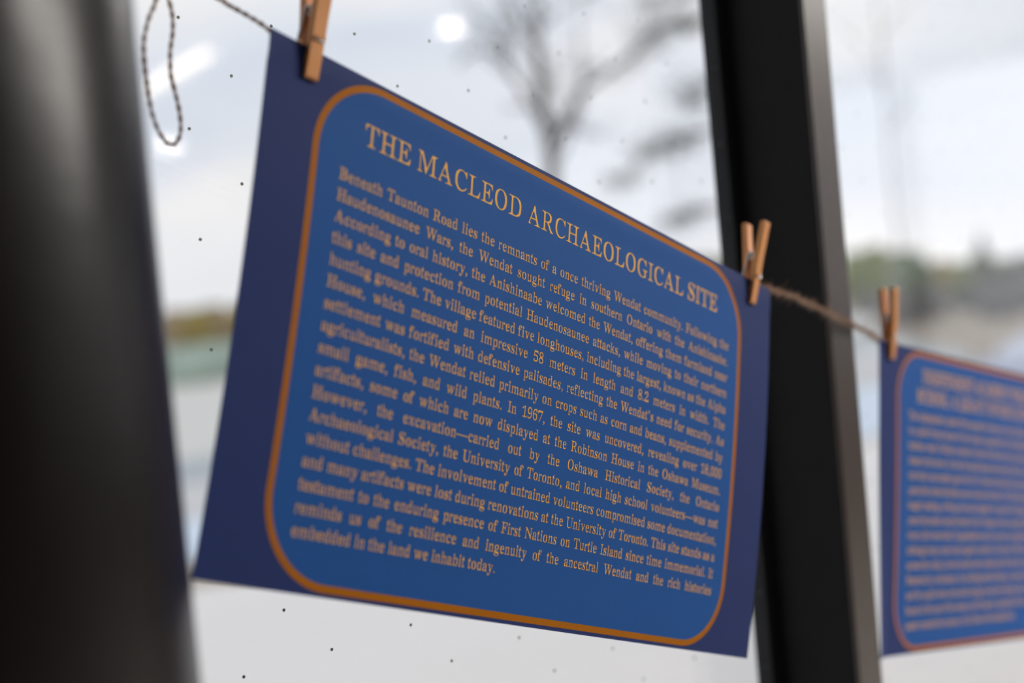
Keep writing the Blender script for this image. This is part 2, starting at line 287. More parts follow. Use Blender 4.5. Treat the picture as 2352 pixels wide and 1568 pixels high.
# outlines of a text roman, in thousandths of an em
GLYPH_DATA = """
A722|47,27 62,26 81,22 82,9 82,4 62,0 47,0 216,0 201,0 182,4 182,9 192,22 210,26 225,26 199,28 179,33 158,45 150,58 156,100 195,192 432,192 454,180 461,168 488,97 495,69 493,59 478,46 448,36 407,28 378,26 378,0 690,0 683,13 672,22 674,26 640,35 614,45 604,55 591,73 567,121 437,432 413,570 407,592 371,677 345,678 309,587 300,551 283,519 111,91 96,63 82,44 70,35|210,233 299,459 316,464 333,459 343,450 376,375 433,238 420,233
B667|41,662 41,638 70,636 111,627 131,621 147,608 155,595 160,579 164,531 164,119 161,82 150,56 133,43 100,34 42,25 42,0 364,0 434,5 475,13 506,25 560,69 574,84 581,97 590,141 590,240 585,262 577,282 564,299 526,329 491,345 435,359 479,371 515,386 535,398 548,412 559,446 561,465 559,543 554,576 550,587 537,607 519,624 495,639 469,648 430,656 338,662|245,568 246,593 251,608 264,618 293,626 326,631 353,630 391,620 419,605 435,593 447,578 462,539 464,502 454,448 443,427 428,410 398,390 369,377 334,369 306,366 261,366 246,371|245,95 245,331 261,336 321,336 350,333 387,324 411,314 445,294 463,277 476,256 486,231 491,202 486,143 479,118 469,97 457,79 439,64 407,48 375,38 340,35 315,37 279,46 257,58 248,71
C667|82,371 85,254 94,201 104,168 117,136 135,108 158,82 188,53 199,36 219,20 245,6 274,-5 307,-12 342,-15 393,-14 453,-3 506,21 556,55 579,77 620,129 595,154 560,112 520,78 477,54 434,39 390,34 355,37 322,46 289,61 255,85 229,112 212,140 192,192 181,231 172,282 168,329 175,398 183,443 195,480 211,523 234,566 257,594 285,616 313,632 341,641 386,644 425,636 462,619 500,592 512,581 546,529 570,483 583,448 606,448 606,677 582,677 578,661 567,644 557,637 539,633 520,636 447,663 390,675 328,675 277,666 233,648 194,623 155,588 130,557 112,525 95,478 86,427
D722|31,662 31,638 58,636 109,626 127,620 139,611 147,599 152,584 156,544 156,108 153,74 146,55 132,43 104,35 39,25 39,0 342,0 408,3 467,13 518,32 551,51 587,83 613,119 633,162 642,191 650,277 649,420 641,472 634,496 626,518 603,558 569,592 530,620 486,641 430,654 399,659 332,662|236,559 240,595 249,609 260,616 283,623 334,630 369,627 403,618 435,603 473,576 502,543 530,484 546,440 556,389 561,333 557,276 549,233 540,202 516,141 495,109 468,82 419,54 386,42 352,36 313,36 267,47 246,60 239,76 237,97
E611|24,4 24,0 545,0 541,5 542,14 565,85 582,180 582,194 577,203 579,208 562,208 537,152 519,125 501,102 474,77 439,60 378,44 309,40 284,43 250,51 232,60 224,68 219,78 217,98 218,318 232,323 290,321 325,313 347,300 365,282 378,257 387,224 394,172 417,172 417,473 415,487 409,497 410,502 399,502 380,436 371,415 356,391 344,379 328,369 310,363 287,358 232,357 218,362 217,575 219,593 225,603 237,613 257,620 319,626 390,620 419,613 445,603 476,583 498,554 515,514 524,465 545,465 545,606 540,653 543,662 27,662 27,638 94,628 122,619 131,603 139,580 142,536 142,113 139,77 135,52 130,43 95,34 24,24
F556|22,662 22,638 95,622 110,615 125,601 132,589 137,565 139,482 139,122 135,77 124,58 105,45 67,33 24,25 24,0 349,0 349,25 306,29 254,42 231,54 219,71 215,86 213,110 215,320 228,325 292,322 321,313 344,298 360,276 373,245 387,172 411,172 411,271 409,343 411,475 408,490 402,499 403,504 389,504 368,427 354,400 336,381 312,368 282,361 228,359 215,364 213,579 216,599 224,610 239,617 262,623 294,626 374,623 404,617 429,608 464,585 482,560 500,519 512,465 534,465 534,601 529,653 531,662
G722|74,373 75,272 81,216 93,165 106,134 121,106 151,68 188,37 214,20 257,1 309,-11 367,-15 440,-10 513,6 561,22 591,35 593,38 579,52 577,61 576,195 580,225 591,241 611,251 653,261 685,265 685,288 377,288 383,276 392,269 390,265 423,260 467,248 483,240 495,227 501,203 502,172 501,95 493,66 477,49 444,32 413,22 377,19 345,22 314,31 285,47 256,69 236,91 219,115 191,174 170,246 161,312 161,335 165,391 175,444 203,523 226,566 249,594 275,616 303,632 334,641 366,644 409,638 450,620 500,583 547,513 574,447 598,447 598,677 573,677 555,644 544,636 533,634 516,636 473,654 426,668 366,676 317,675 283,670 251,661 224,649 186,624 149,592 128,568 111,541 92,496 83,463 75,410
H722|24,0 334,0 334,25 300,30 253,42 232,55 221,73 217,107 217,307 218,316 232,321 492,321 506,316 507,106 502,68 491,53 476,44 423,29 390,25 390,0 698,0 698,25 672,28 635,37 609,48 597,57 586,79 583,117 583,551 586,585 594,603 610,617 655,630 698,638 698,662 390,662 390,638 425,633 472,621 491,610 503,591 507,558 507,378 506,369 492,364 232,364 218,369 217,558 222,596 233,610 253,621 299,633 334,638 334,662 25,662 25,638 67,631 111,616 129,602 138,584 141,551 141,117 138,77 134,66 126,55 113,46 86,36 50,28 24,25
I333|17,662 17,638 51,634 82,627 106,618 118,610 127,593 130,562 130,109 128,84 120,65 104,50 73,38 17,25 17,0 316,0 316,25 251,40 228,49 215,58 208,68 204,81 201,112 201,562 203,587 211,605 228,618 275,633 314,638 314,662
J389|20,-1 27,-26 50,-61 61,-71 96,-89 139,-95 172,-92 198,-87 226,-75 246,-59 256,-46 283,15 288,40 289,86 282,216 282,541 284,582 292,605 309,618 348,631 383,638 383,662 232,662 104,662 104,638 144,630 190,613 206,599 214,571 216,533 216,176 205,18 198,-15 193,-26 180,-40 150,-57 122,-57 106,-51 96,-44 89,-34 86,-23 101,19 100,46 106,82 103,90 93,99 81,105 67,108 53,108 41,103 24,88 21,75 25,40
K722|17,0 327,0 327,25 284,31 237,46 219,60 212,80 209,117 211,288 240,308 271,310 303,307 323,292 470,96 490,56 490,50 488,45 471,37 425,27 379,25 379,0 705,0 705,25 655,34 621,49 603,63 578,94 538,131 436,267 429,282 414,342 362,414 506,565 544,597 580,619 615,633 659,638 659,662 393,662 393,638 433,635 465,627 481,619 483,614 482,608 442,551 254,347 250,343 232,340 216,345 209,364 209,558 213,591 222,607 240,618 286,632 327,638 327,662 17,662 17,638 69,629 105,617 121,603 131,580 133,551 133,117 130,77 126,66 118,55 105,46 78,36 43,28 17,25
L611|27,0 545,0 540,5 541,14 565,98 584,225 560,225 540,174 519,133 482,87 460,70 423,54 371,43 311,40 260,48 230,62 223,72 219,85 217,331 217,558 221,593 228,605 235,612 258,623 306,635 344,638 344,662 27,662 27,638 68,632 112,618 130,604 139,585 142,551 142,117 138,73 127,46 100,36 27,25
M889|28,662 32,650 41,642 38,638 103,623 118,616 121,611 112,589 112,88 106,60 96,46 73,34 36,25 39,21 35,13 39,4 37,0 232,0 230,4 237,13 242,25 207,28 175,40 162,52 154,78 151,116 151,561 153,565 190,561 318,242 343,99 381,0 406,0 440,85 450,120 463,147 637,580 672,575 672,432 672,114 669,78 657,56 639,44 596,32 555,25 555,0 861,0 861,25 823,30 780,42 761,54 755,62 751,76 748,124 748,550 751,586 758,601 786,619 851,638 849,642 857,650 862,662 630,662 451,216 449,211 433,207 418,211 403,229 244,622 232,644 233,653 245,662 250,662
N722|26,662 30,650 37,642 35,638 68,628 91,617 120,584 125,573 115,555 112,540 112,114 110,78 104,53 94,41 70,31 34,25 37,21 34,13 38,4 36,0 231,0 229,4 233,13 229,21 231,25 198,31 169,45 159,59 153,86 152,499 152,504 172,509 194,505 217,490 401,265 509,78 564,11 585,-16 612,-16 612,77 598,145 608,169 609,179 610,548 614,591 619,609 625,618 647,629 686,638 685,642 692,650 696,662 481,662 485,650 492,642 489,638 532,629 557,615 563,605 568,585 570,549 570,255 570,250 550,245 528,249 505,264 201,636 193,651 201,658 213,662
O722|74,360 75,274 81,220 98,158 126,103 158,66 215,22 262,-1 318,-13 385,-15 450,-3 474,6 506,22 536,42 565,66 584,86 603,114 628,170 643,233 647,302 646,389 640,444 623,506 595,560 563,597 507,641 460,663 404,675 336,677 271,665 247,656 215,640 185,620 157,596 139,578 118,548 93,492 78,428|162,331 167,391 177,444 204,523 226,566 248,594 275,616 300,632 327,641 357,644 386,641 427,625 461,599 491,565 511,530 539,459 554,390 559,331 554,271 544,218 516,139 494,96 472,68 445,46 420,30 393,21 363,18 334,21 294,38 260,63 230,98 210,133 182,204 167,273
P556|13,0 318,0 318,25 284,30 238,42 217,55 208,70 202,107 203,294 217,299 360,301 415,311 438,323 494,382 505,408 510,435 510,514 507,548 496,578 453,622 437,640 425,647 362,658 302,662 14,662 14,638 67,628 97,620 115,602 123,584 126,560 127,493 128,117 124,77 113,55 100,46 73,36 38,28 13,25|202,574 204,593 213,608 233,618 273,626 305,625 334,618 364,604 382,591 395,575 405,555 412,533 418,493 418,463 414,436 399,396 390,382 374,367 343,350 322,342 277,334 217,334 203,339
Q722|74,360 75,271 83,214 97,162 126,103 161,63 212,23 240,7 280,-1 294,-9 326,-58 354,-89 358,-110 376,-128 399,-144 418,-153 448,-161 482,-166 534,-168 581,-162 613,-156 677,-134 671,-106 628,-116 589,-116 548,-107 504,-90 481,-75 444,-42 416,-4 469,6 511,26 561,62 591,94 610,124 626,161 642,220 648,285 647,375 640,444 631,482 618,518 588,570 572,589 545,613 517,634 487,652 454,665 417,673 378,677 336,677 296,671 259,661 226,646 195,627 166,604 139,578 124,558 107,526 93,492 82,451 76,415|162,331 167,391 177,444 204,523 226,566 248,594 275,616 300,632 327,641 357,644 386,641 427,625 461,599 491,565 512,530 540,459 555,390 560,331 554,271 544,218 517,139 495,96 472,68 446,46 421,30 394,21 364,18 335,21 295,38 260,63 230,98 210,133 181,204 167,273
R667|16,0 325,0 325,25 291,30 244,42 223,55 212,73 208,107 208,294 209,304 223,309 289,309 308,300 319,292 486,20 487,8 477,0 472,0 642,0 640,4 647,13 651,25 629,27 601,35 583,45 567,60 541,97 502,140 399,305 396,313 397,321 410,325 428,326 456,337 486,356 515,385 523,402 530,441 531,520 525,564 514,589 474,627 452,639 431,647 390,655 344,660 17,662 17,638 72,628 103,620 121,602 129,584 133,546 133,117 129,77 126,66 118,55 105,46 78,36 42,28 16,25|208,560 209,583 214,599 227,611 247,619 288,626 322,625 341,621 380,605 400,592 411,581 426,559 436,538 441,515 443,488 440,459 433,433 423,411 399,383 378,369 346,353 312,343 287,340 223,340 209,345
S556|48,27 48,-16 74,-16 86,10 95,16 109,18 135,12 192,-6 221,-12 265,-15 321,-11 362,-1 398,17 440,50 469,84 485,124 490,169 484,219 477,244 466,263 428,297 417,320 392,354 360,385 327,404 207,459 174,479 153,506 147,521 146,538 150,568 160,590 176,609 201,630 223,640 249,645 276,646 300,643 343,628 374,608 407,567 423,543 441,505 454,464 479,464 479,678 460,678 451,678 447,662 438,651 421,646 333,668 285,676 243,677 201,672 173,662 140,643 107,610 93,590 81,567 76,548 72,506 78,456 91,429 109,409 141,382 186,321 217,290 246,271 361,216 375,207 404,172 409,157 410,142 405,112 394,87 377,65 346,41 321,29 293,23 257,22 228,26 200,34 172,46 145,67 127,95 106,137 87,189 76,229 62,229 64,225 53,215 48,201
T611|35,529 35,462 59,462 67,507 80,546 106,586 123,602 157,619 182,626 208,629 245,630 258,625 266,610 267,117 264,80 254,60 235,45 179,29 145,25 145,0 464,0 464,25 428,28 391,37 372,44 354,56 344,79 342,132 342,596 344,615 349,625 363,630 414,628 440,623 465,615 486,603 505,588 532,547 542,522 554,461 576,461 576,600 571,652 573,662 38,662 41,648 35,600
U722|27,662 27,638 71,631 117,616 137,602 146,584 150,546 147,179 154,130 167,92 182,68 202,45 212,22 236,3 257,-5 292,-13 366,-19 415,-16 459,-8 494,5 526,23 555,47 570,65 588,94 603,134 613,181 618,234 617,550 620,581 630,613 650,626 685,638 684,642 691,650 695,662 584,662 483,662 488,650 495,642 493,638 537,628 561,616 570,602 575,583 578,550 577,231 575,194 570,160 561,130 548,104 533,82 514,64 492,50 466,40 437,34 405,32 366,36 327,48 292,67 272,84 257,104 246,131 240,155 234,203 230,333 230,558 234,591 243,607 267,621 318,633 355,638 355,662
V722|30,662 30,638 72,628 107,615 128,596 151,557 289,236 318,80 359,-19 384,-19 418,71 427,116 446,148 615,583 629,609 640,621 659,632 684,638 683,642 692,662 655,662 485,662 489,650 495,642 493,638 538,631 564,618 570,608 567,582 558,549 431,217 429,212 411,208 394,212 377,230 246,545 232,596 235,608 256,621 311,634 357,638 357,662
W944|28,662 28,638 68,631 97,621 113,606 124,584 235,250 256,81 286,-16 313,-16 347,74 358,132 378,163 481,436 484,445 501,449 517,445 531,426 585,267 611,85 644,-16 669,-16 699,80 709,149 729,181 851,567 874,616 884,626 902,636 877,642 878,650 883,658 899,662 911,662 770,662 752,662 765,662 780,658 788,642 759,637 790,629 808,619 814,605 812,573 711,246 694,241 679,246 665,264 569,557 561,593 562,606 566,613 584,624 625,634 659,638 659,662 368,662 368,638 434,624 454,616 464,608 477,587 494,529 491,521 469,504 463,494 363,227 346,223 330,227 316,245 220,537 210,588 211,609 225,621 256,631 300,638 300,662
X722|36,662 36,638 71,633 106,622 125,610 151,582 183,541 222,485 326,323 331,311 324,303 294,291 285,284 139,83 118,60 84,37 41,25 45,21 41,13 46,4 43,0 257,0 254,4 259,13 255,21 258,25 231,29 199,40 187,51 188,65 209,112 310,254 316,262 336,266 356,262 368,254 378,242 458,115 467,95 478,60 477,53 471,47 448,38 394,27 362,25 362,0 642,0 690,0 690,25 656,29 626,37 610,46 592,63 544,128 394,364 389,377 396,385 426,397 435,404 539,552 575,595 598,615 620,626 644,634 670,638 668,642 676,650 681,662 441,662 446,650 453,642 451,638 476,634 506,624 515,617 518,608 494,557 407,428 404,425 384,421 364,425 344,441 265,564 249,603 250,610 254,616 274,625 327,636 370,638 370,662
Y722|32,662 32,637 70,629 104,617 126,602 140,584 187,512 321,260 323,107 320,80 315,66 307,55 284,42 235,30 199,25 199,0 528,0 528,25 500,28 462,36 433,46 419,55 411,66 407,77 403,117 404,277 411,286 441,304 449,312 523,433 621,592 650,623 674,636 680,637 678,641 686,649 690,662 480,662 484,649 491,641 490,637 533,630 561,615 564,608 563,593 555,566 542,539 422,340 417,332 398,328 380,332 363,350 251,565 239,603 240,611 245,616 265,625 316,635 352,637 352,662
Z611|34,0 552,0 546,5 545,14 565,95 579,238 556,238 539,182 517,135 481,89 470,80 443,65 398,49 347,42 188,42 175,46 480,583 510,632 539,649 554,662 86,662 88,657 88,648 76,585 65,460 87,460 104,507 127,554 153,586 181,604 213,616 261,624 403,625 416,621 83,36 72,24 55,16
a444|45,134 49,92 61,50 53,11 62,2 83,-8 108,-12 133,-12 177,-3 218,18 253,51 289,48 287,33 277,5 284,-4 303,-12 328,-15 360,-10 390,5 407,20 412,30 409,37 415,40 415,61 400,52 380,50 355,56 345,67 344,222 350,321 348,364 342,390 324,417 318,432 306,444 286,453 257,459 224,462 185,462 149,457 124,450 98,437 76,420 57,399 49,379 58,332 51,299 54,292 65,284 83,278 103,278 121,283 135,293 138,304 130,331 132,354 116,383 114,397 124,410 143,422 166,428 186,430 212,427 237,417 256,407 270,392 281,362 285,281 273,276 235,270 187,254 131,230 87,206 64,189 51,173 47,161|117,99 125,141 137,166 156,188 200,223 234,240 273,246 288,241 289,207 284,101 281,92 254,73 215,54 196,49 181,50 158,55 134,67 120,85
b500|31,662 49,662 68,658 72,654 79,642 40,638 81,625 95,617 104,602 108,581 109,148 105,133 85,109 75,85 74,-17 87,-17 157,41 202,5 237,-10 273,-15 317,-9 348,2 380,22 413,70 429,95 438,121 443,158 444,198 439,303 431,336 409,384 404,425 388,440 356,456 330,462 298,462 262,454 240,442 224,428 216,408 168,405 165,429 166,638 168,648 174,657 187,662 197,662|165,221 167,337 169,352 174,361 187,378 208,392 244,405 271,407 296,400 323,386 341,373 353,356 365,323 375,266 377,241 374,208 354,108 346,82 335,62 320,45 294,29 278,23 260,21 249,21 230,28 206,49 177,68 170,78 167,100
c444|56,272 58,232 67,179 82,131 110,78 113,56 112,36 117,25 146,5 185,-10 227,-15 271,-11 311,2 350,22 384,51 415,88 395,104 367,80 348,68 318,58 298,56 274,58 233,69 191,93 172,111 155,135 138,179 134,200 134,232 142,288 152,342 164,374 175,392 189,406 217,425 231,430 247,432 269,428 293,418 305,408 312,386 303,321 304,314 308,308 323,300 355,297 377,305 388,316 389,324 380,356 380,395 357,434 351,439 327,453 294,461 255,464 218,461 184,452 155,438 127,418 93,385 75,360 64,333 58,304
d500|59,176 64,129 76,97 90,68 96,28 108,12 135,-4 161,-12 178,-14 202,-14 229,-8 263,11 282,31 301,57 299,-15 376,5 459,15 420,20 420,36 459,41 411,59 398,70 392,84 391,502 392,643 399,657 413,662 423,662 236,662 241,650 248,642 245,639 272,633 303,623 320,613 329,599 333,583 335,495 333,407 286,410 279,427 263,443 242,454 208,462 186,463 159,458 134,448 110,432 99,419 96,386 75,345 63,310 59,271|124,218 127,259 138,319 153,363 165,379 182,392 209,404 233,408 259,404 291,392 314,378 328,361 332,352 333,337 335,226 333,110 329,101 321,93 283,73 258,50 242,43 230,41 206,45 179,57 163,69 151,85 136,129
e444|57,281 60,242 75,159 86,122 111,74 113,28 121,18 142,4 171,-7 213,-14 248,-13 291,-4 330,15 365,42 384,62 415,105 393,125 365,93 345,77 324,67 291,62 268,63 219,78 194,90 170,110 159,126 147,154 135,207 134,237 148,241 407,241 393,247 389,257 390,299 387,341 379,370 369,389 332,433 318,443 291,454 262,461 229,463 196,460 166,452 137,438 120,426 76,370 62,328|143,283 159,365 172,394 187,410 211,426 235,432 259,427 287,408 297,393 303,374 316,283 307,279 153,279
f333|-12,402 69,402 85,398 81,388 80,374 78,65 72,51 61,42 39,33 1,23 6,20 1,12 5,4 0,0 240,0 237,4 247,12 254,23 223,26 173,37 153,48 144,64 140,95 140,378 137,397 153,402 260,402 258,451 246,451 157,451 142,456 144,490 153,538 155,582 162,612 176,629 204,641 231,644 256,637 265,628 266,621 254,589 253,564 246,537 252,528 263,522 291,517 316,522 331,537 332,544 326,569 332,603 330,617 304,653 281,666 262,671 229,675 171,672 144,665 111,648 102,641 75,599 70,582 70,543 77,456 62,451 -12,451
g500|43,-82 49,-124 61,-145 105,-187 138,-197 169,-202 221,-204 309,-198 346,-190 376,-178 402,-164 424,-147 449,-116 457,-93 458,-54 445,-10 450,4 448,10 438,16 389,31 388,36 391,53 381,60 321,69 193,73 157,83 144,92 141,97 144,107 153,118 173,137 188,146 210,151 269,150 316,156 338,164 357,176 379,201 395,220 402,237 406,331 399,354 374,390 455,390 438,390 416,394 415,420 422,438 443,442 460,442 348,442 294,458 261,462 227,463 194,460 160,452 133,439 113,425 81,392 72,371 71,269 75,234 89,212 125,180 145,168 175,160 155,159 125,145 90,124 71,107 63,96 61,87 66,51 51,34 47,25 52,16 58,11 121,-5 142,-13 148,-20 146,-29 151,-35 105,-38 80,-47 50,-67|148,307 155,362 171,398 182,410 200,421 219,429 238,432 283,424 303,417 312,410 323,362 326,307 326,282 322,251 316,230 308,215 293,201 278,192 258,183 238,181 225,182 207,188 186,201 170,215 155,251|101,-105 104,-93 113,-81 134,-59 148,-50 316,-50 351,-53 377,-62 395,-74 401,-86 399,-103 389,-122 379,-133 355,-151 319,-162 296,-166 243,-169 196,-166 153,-154 114,-129 103,-115
h500|25,662 42,662 61,658 66,651 68,643 34,639 77,624 89,614 94,606 99,586 101,503 100,69 93,50 82,40 65,32 31,23 34,20 31,12 35,4 31,0 224,0 220,4 225,12 221,20 224,23 188,33 173,40 163,51 157,70 159,327 162,342 185,361 211,372 242,390 258,394 277,394 303,387 322,379 330,371 337,356 342,327 345,165 345,81 341,56 334,44 315,33 291,26 265,23 271,12 279,4 276,0 469,0 466,4 470,12 466,20 470,23 434,33 418,40 407,51 402,64 402,308 398,359 385,413 389,433 387,442 379,449 362,457 342,461 320,463 290,460 263,451 237,436 199,391 170,388 161,397 157,411 157,638 165,657 178,662 188,662
i278|89,556 91,547 98,540 113,532 129,527 159,528 184,540 191,547 193,556 181,603 193,643 192,652 185,660 170,668 154,673 124,672 98,660 91,652 90,643 101,606 101,596|30,451 48,451 69,447 75,439 77,431 40,426 85,414 102,401 108,376 110,300 110,95 108,64 102,50 89,40 34,23 38,20 34,12 38,4 34,0 195,0 244,0 240,4 244,12 240,20 244,23 204,33 188,41 178,51 172,70 172,427 174,436 180,446 195,451 206,451
j278|162,558 164,549 170,542 183,533 197,529 223,530 245,542 251,550 253,559 243,605 253,645 251,654 245,662 232,670 218,675 192,674 171,662 164,654 163,645 173,598|17,-129 23,-149 39,-174 50,-185 88,-201 133,-204 181,-194 213,-176 239,-133 244,-119 248,-93 248,-64 241,51 241,427 248,446 261,451 270,451 176,451 106,451 124,451 143,447 153,432 115,427 150,418 167,411 179,399 186,377 188,32 177,-94 172,-129 161,-150 134,-166 108,-170 95,-167 83,-160 75,-149 74,-143 87,-114 88,-91 94,-63 89,-54 80,-47 55,-42 34,-46 19,-58 17,-69 23,-96
k500|19,662 36,662 55,658 64,642 27,638 66,627 80,619 86,611 91,585 93,505 92,69 85,50 74,40 22,23 25,20 22,12 26,4 22,0 216,0 212,4 216,12 212,20 216,23 180,33 162,44 153,55 149,75 149,176 151,195 178,211 207,214 235,210 251,198 329,79 341,50 341,42 338,38 326,32 300,25 269,23 275,12 283,4 280,0 454,0 478,0 474,4 478,12 475,20 478,23 471,24 440,36 426,45 391,93 363,125 334,173 329,220 325,232 281,304 363,387 380,402 408,417 438,427 435,431 437,439 429,447 433,451 262,451 266,439 273,431 271,427 298,423 317,416 322,408 319,400 295,365 187,248 170,245 156,250 151,260 149,274 149,638 151,647 157,657 170,662 180,662
l278|29,662 48,662 68,658 79,642 38,638 82,627 97,618 103,610 109,584 110,510 109,69 105,54 94,43 78,35 34,23 38,20 34,12 38,4 34,0 200,0 244,0 240,4 244,12 240,20 244,23 204,33 188,41 176,55 172,75 172,638 174,647 180,657 195,662 206,662
m778|44,12 48,4 44,0 240,0 236,4 240,12 236,20 239,23 204,34 189,41 179,52 174,65 173,231 176,327 179,342 196,356 230,372 257,390 282,394 320,387 346,374 354,366 359,355 362,330 361,65 353,48 341,38 294,23 297,20 293,12 297,4 293,0 486,0 483,4 487,12 483,20 486,23 439,38 427,48 420,65 419,232 421,326 424,335 434,345 462,358 496,386 519,394 544,393 578,382 592,371 602,347 607,250 608,81 603,56 591,41 569,31 539,23 542,20 538,12 542,4 538,0 734,0 730,4 734,12 731,20 734,23 686,38 674,47 666,64 665,337 649,413 653,438 643,449 625,457 583,463 537,455 496,433 471,410 450,382 421,380 411,392 407,403 407,416 413,433 411,440 398,450 369,459 334,463 292,456 254,435 231,413 212,388 186,385 177,394 173,404 173,432 181,446 195,451 205,451 51,451 91,447 84,432 47,427 81,418 97,410 107,399 114,380 116,86 113,59 105,46 86,35 44,23 47,20
n500|31,23 34,20 31,12 35,4 31,0 224,0 220,4 225,12 221,20 224,23 188,33 173,40 163,51 158,64 159,327 162,342 183,361 242,390 266,394 289,391 316,382 326,375 335,361 342,323 345,217 345,81 341,56 334,44 326,38 291,26 265,23 268,16 279,4 276,0 469,0 466,4 470,12 466,20 470,23 434,33 410,47 405,55 401,70 402,308 398,359 385,413 389,438 379,449 362,457 320,463 290,460 249,444 229,429 199,392 180,389 164,393 161,398 156,411 156,429 164,447 178,451 188,451 38,451 77,447 70,432 34,427 66,418 82,410 93,399 99,380 101,86 98,59 90,46 71,35
o500|63,172 67,124 82,81 103,54 125,30 142,17 180,-3 214,-12 264,-14 311,-7 341,5 372,25 404,60 423,89 431,110 437,145 438,180 434,227 437,275 434,326 424,359 406,388 368,426 330,448 287,460 237,463 190,455 160,443 128,422 93,387 78,363 68,330 64,301 67,227|140,225 146,272 166,361 174,384 185,401 199,414 221,428 243,434 266,433 286,424 307,408 326,384 336,357 360,236 356,187 339,95 330,70 316,49 302,36 280,23 259,17 236,18 215,27 193,42 174,65 162,103 144,188
p500|40,-202 256,-202 251,-198 256,-190 253,-183 257,-179 196,-163 182,-155 172,-139 166,-92 166,24 170,47 205,44 229,15 249,1 271,-9 295,-14 327,-13 353,-7 378,6 398,24 407,69 432,128 439,178 438,301 427,340 409,380 406,406 404,421 398,430 373,449 340,461 297,463 257,451 234,434 213,411 196,382 162,386 162,425 164,438 169,447 182,451 191,451 47,451 83,447 78,432 45,428 92,409 102,396 106,378 110,276 110,-107 109,-140 102,-155 81,-169 41,-180 46,-183 41,-191 45,-198|166,221 167,318 171,332 207,356 226,382 239,394 254,402 270,404 286,402 312,393 335,379 348,364 357,345 363,322 376,229 373,190 362,131 347,86 334,70 317,57 290,45 266,41 242,46 192,70 182,79 169,100
q500|56,266 62,142 74,103 91,65 95,27 105,15 128,0 153,-9 180,-13 202,-13 233,-7 260,6 278,22 285,39 333,42 335,-107 332,-139 324,-153 308,-163 246,-179 251,-183 246,-190 251,-198 246,-202 460,-202 456,-198 461,-190 457,-183 461,-179 412,-165 399,-156 393,-143 391,302 395,317 416,341 426,365 427,466 413,466 343,409 321,429 298,444 275,455 251,462 227,464 194,461 168,454 143,443 114,421 72,355 60,317|123,208 130,270 146,342 156,369 174,397 191,411 215,424 240,429 261,426 278,416 295,401 326,379 331,369 333,358 335,278 332,98 325,83 314,71 298,61 273,50 247,44 221,45 183,59 157,79 146,97 136,125
r333|21,12 25,4 21,0 206,0 202,4 206,12 202,20 206,23 153,39 139,49 132,63 130,86 130,227 130,288 134,312 142,333 174,354 194,374 204,378 215,377 224,371 242,340 255,328 279,323 301,332 309,341 311,348 297,406 305,442 291,455 270,462 248,462 227,454 205,438 189,421 175,400 157,366 127,371 129,437 134,446 145,451 153,451 28,451 42,451 60,447 54,431 24,426 62,412 72,401 77,386 81,262 81,81 79,59 72,46 56,35 21,23 25,20
s389|33,75 33,-13 56,-13 68,6 88,13 102,11 168,-11 193,-14 228,-13 264,-4 285,5 298,15 305,31 329,64 337,86 340,111 339,138 336,158 329,176 318,188 292,210 290,232 264,265 242,279 142,329 121,352 117,372 126,394 145,412 171,427 198,431 235,424 267,403 294,369 314,322 336,322 336,374 336,464 317,464 306,448 291,443 207,462 160,462 124,454 94,438 60,387 53,366 52,332 59,304 70,288 98,263 101,237 132,199 151,186 252,135 275,108 277,97 277,85 271,68 261,54 228,30 199,22 161,25 128,39 107,57 78,98 59,153 42,153 44,149 36,139 34,130
t278|15,424 18,417 27,409 24,405 73,405 87,400 83,391 81,376 81,108 88,47 79,12 81,5 98,-6 132,-13 159,-13 189,-4 203,4 228,26 249,56 266,96 246,108 234,83 220,67 203,59 180,61 160,68 145,80 138,97 135,129 132,400 146,405 233,405 231,410 243,419 247,428 245,451 156,451 151,456 160,475 168,509 168,616 149,616 122,571 80,513 45,452 37,444 21,435
u500|22,451 39,451 58,447 69,432 30,427 61,419 78,411 89,399 95,385 99,293 98,126 102,86 113,47 106,11 116,0 133,-8 154,-13 185,-14 208,-12 230,-5 270,18 303,55 309,59 307,-15 384,7 468,18 430,23 429,39 469,43 420,59 406,69 400,78 398,310 399,432 407,446 420,451 430,451 259,451 278,451 298,447 308,432 269,427 305,417 323,409 334,397 339,381 343,280 340,110 336,96 326,87 261,56 233,52 202,59 185,67 169,81 161,98 158,117 155,217 155,427 157,437 163,446 177,451 187,451
v500|26,451 32,439 41,431 39,427 80,415 99,401 141,320 184,209 199,84 237,-15 263,-15 416,372 436,409 461,427 438,432 437,440 441,447 464,451 331,451 359,447 364,432 338,428 361,423 374,416 382,407 383,395 301,182 284,178 268,182 253,200 179,398 180,406 184,411 199,418 231,425 258,428 256,432 263,439 269,451
w722|30,451 34,439 42,431 42,427 50,426 77,414 96,398 136,312 172,217 186,85 223,-15 248,-15 282,69 291,100 304,127 367,282 384,286 400,282 409,272 416,259 426,222 431,104 435,81 465,-15 487,-15 525,80 535,117 550,144 648,389 664,416 682,428 661,432 661,440 665,447 688,451 567,451 590,447 596,432 574,428 595,421 605,414 609,403 606,385 536,209 519,205 502,210 488,228 444,367 438,396 441,406 452,413 504,427 502,431 510,439 515,451 289,451 296,440 304,432 301,429 341,419 361,407 371,391 381,360 377,351 352,333 345,324 290,189 272,185 256,189 240,207 181,363 174,394 176,406 186,415 235,427 233,431 241,439 246,451
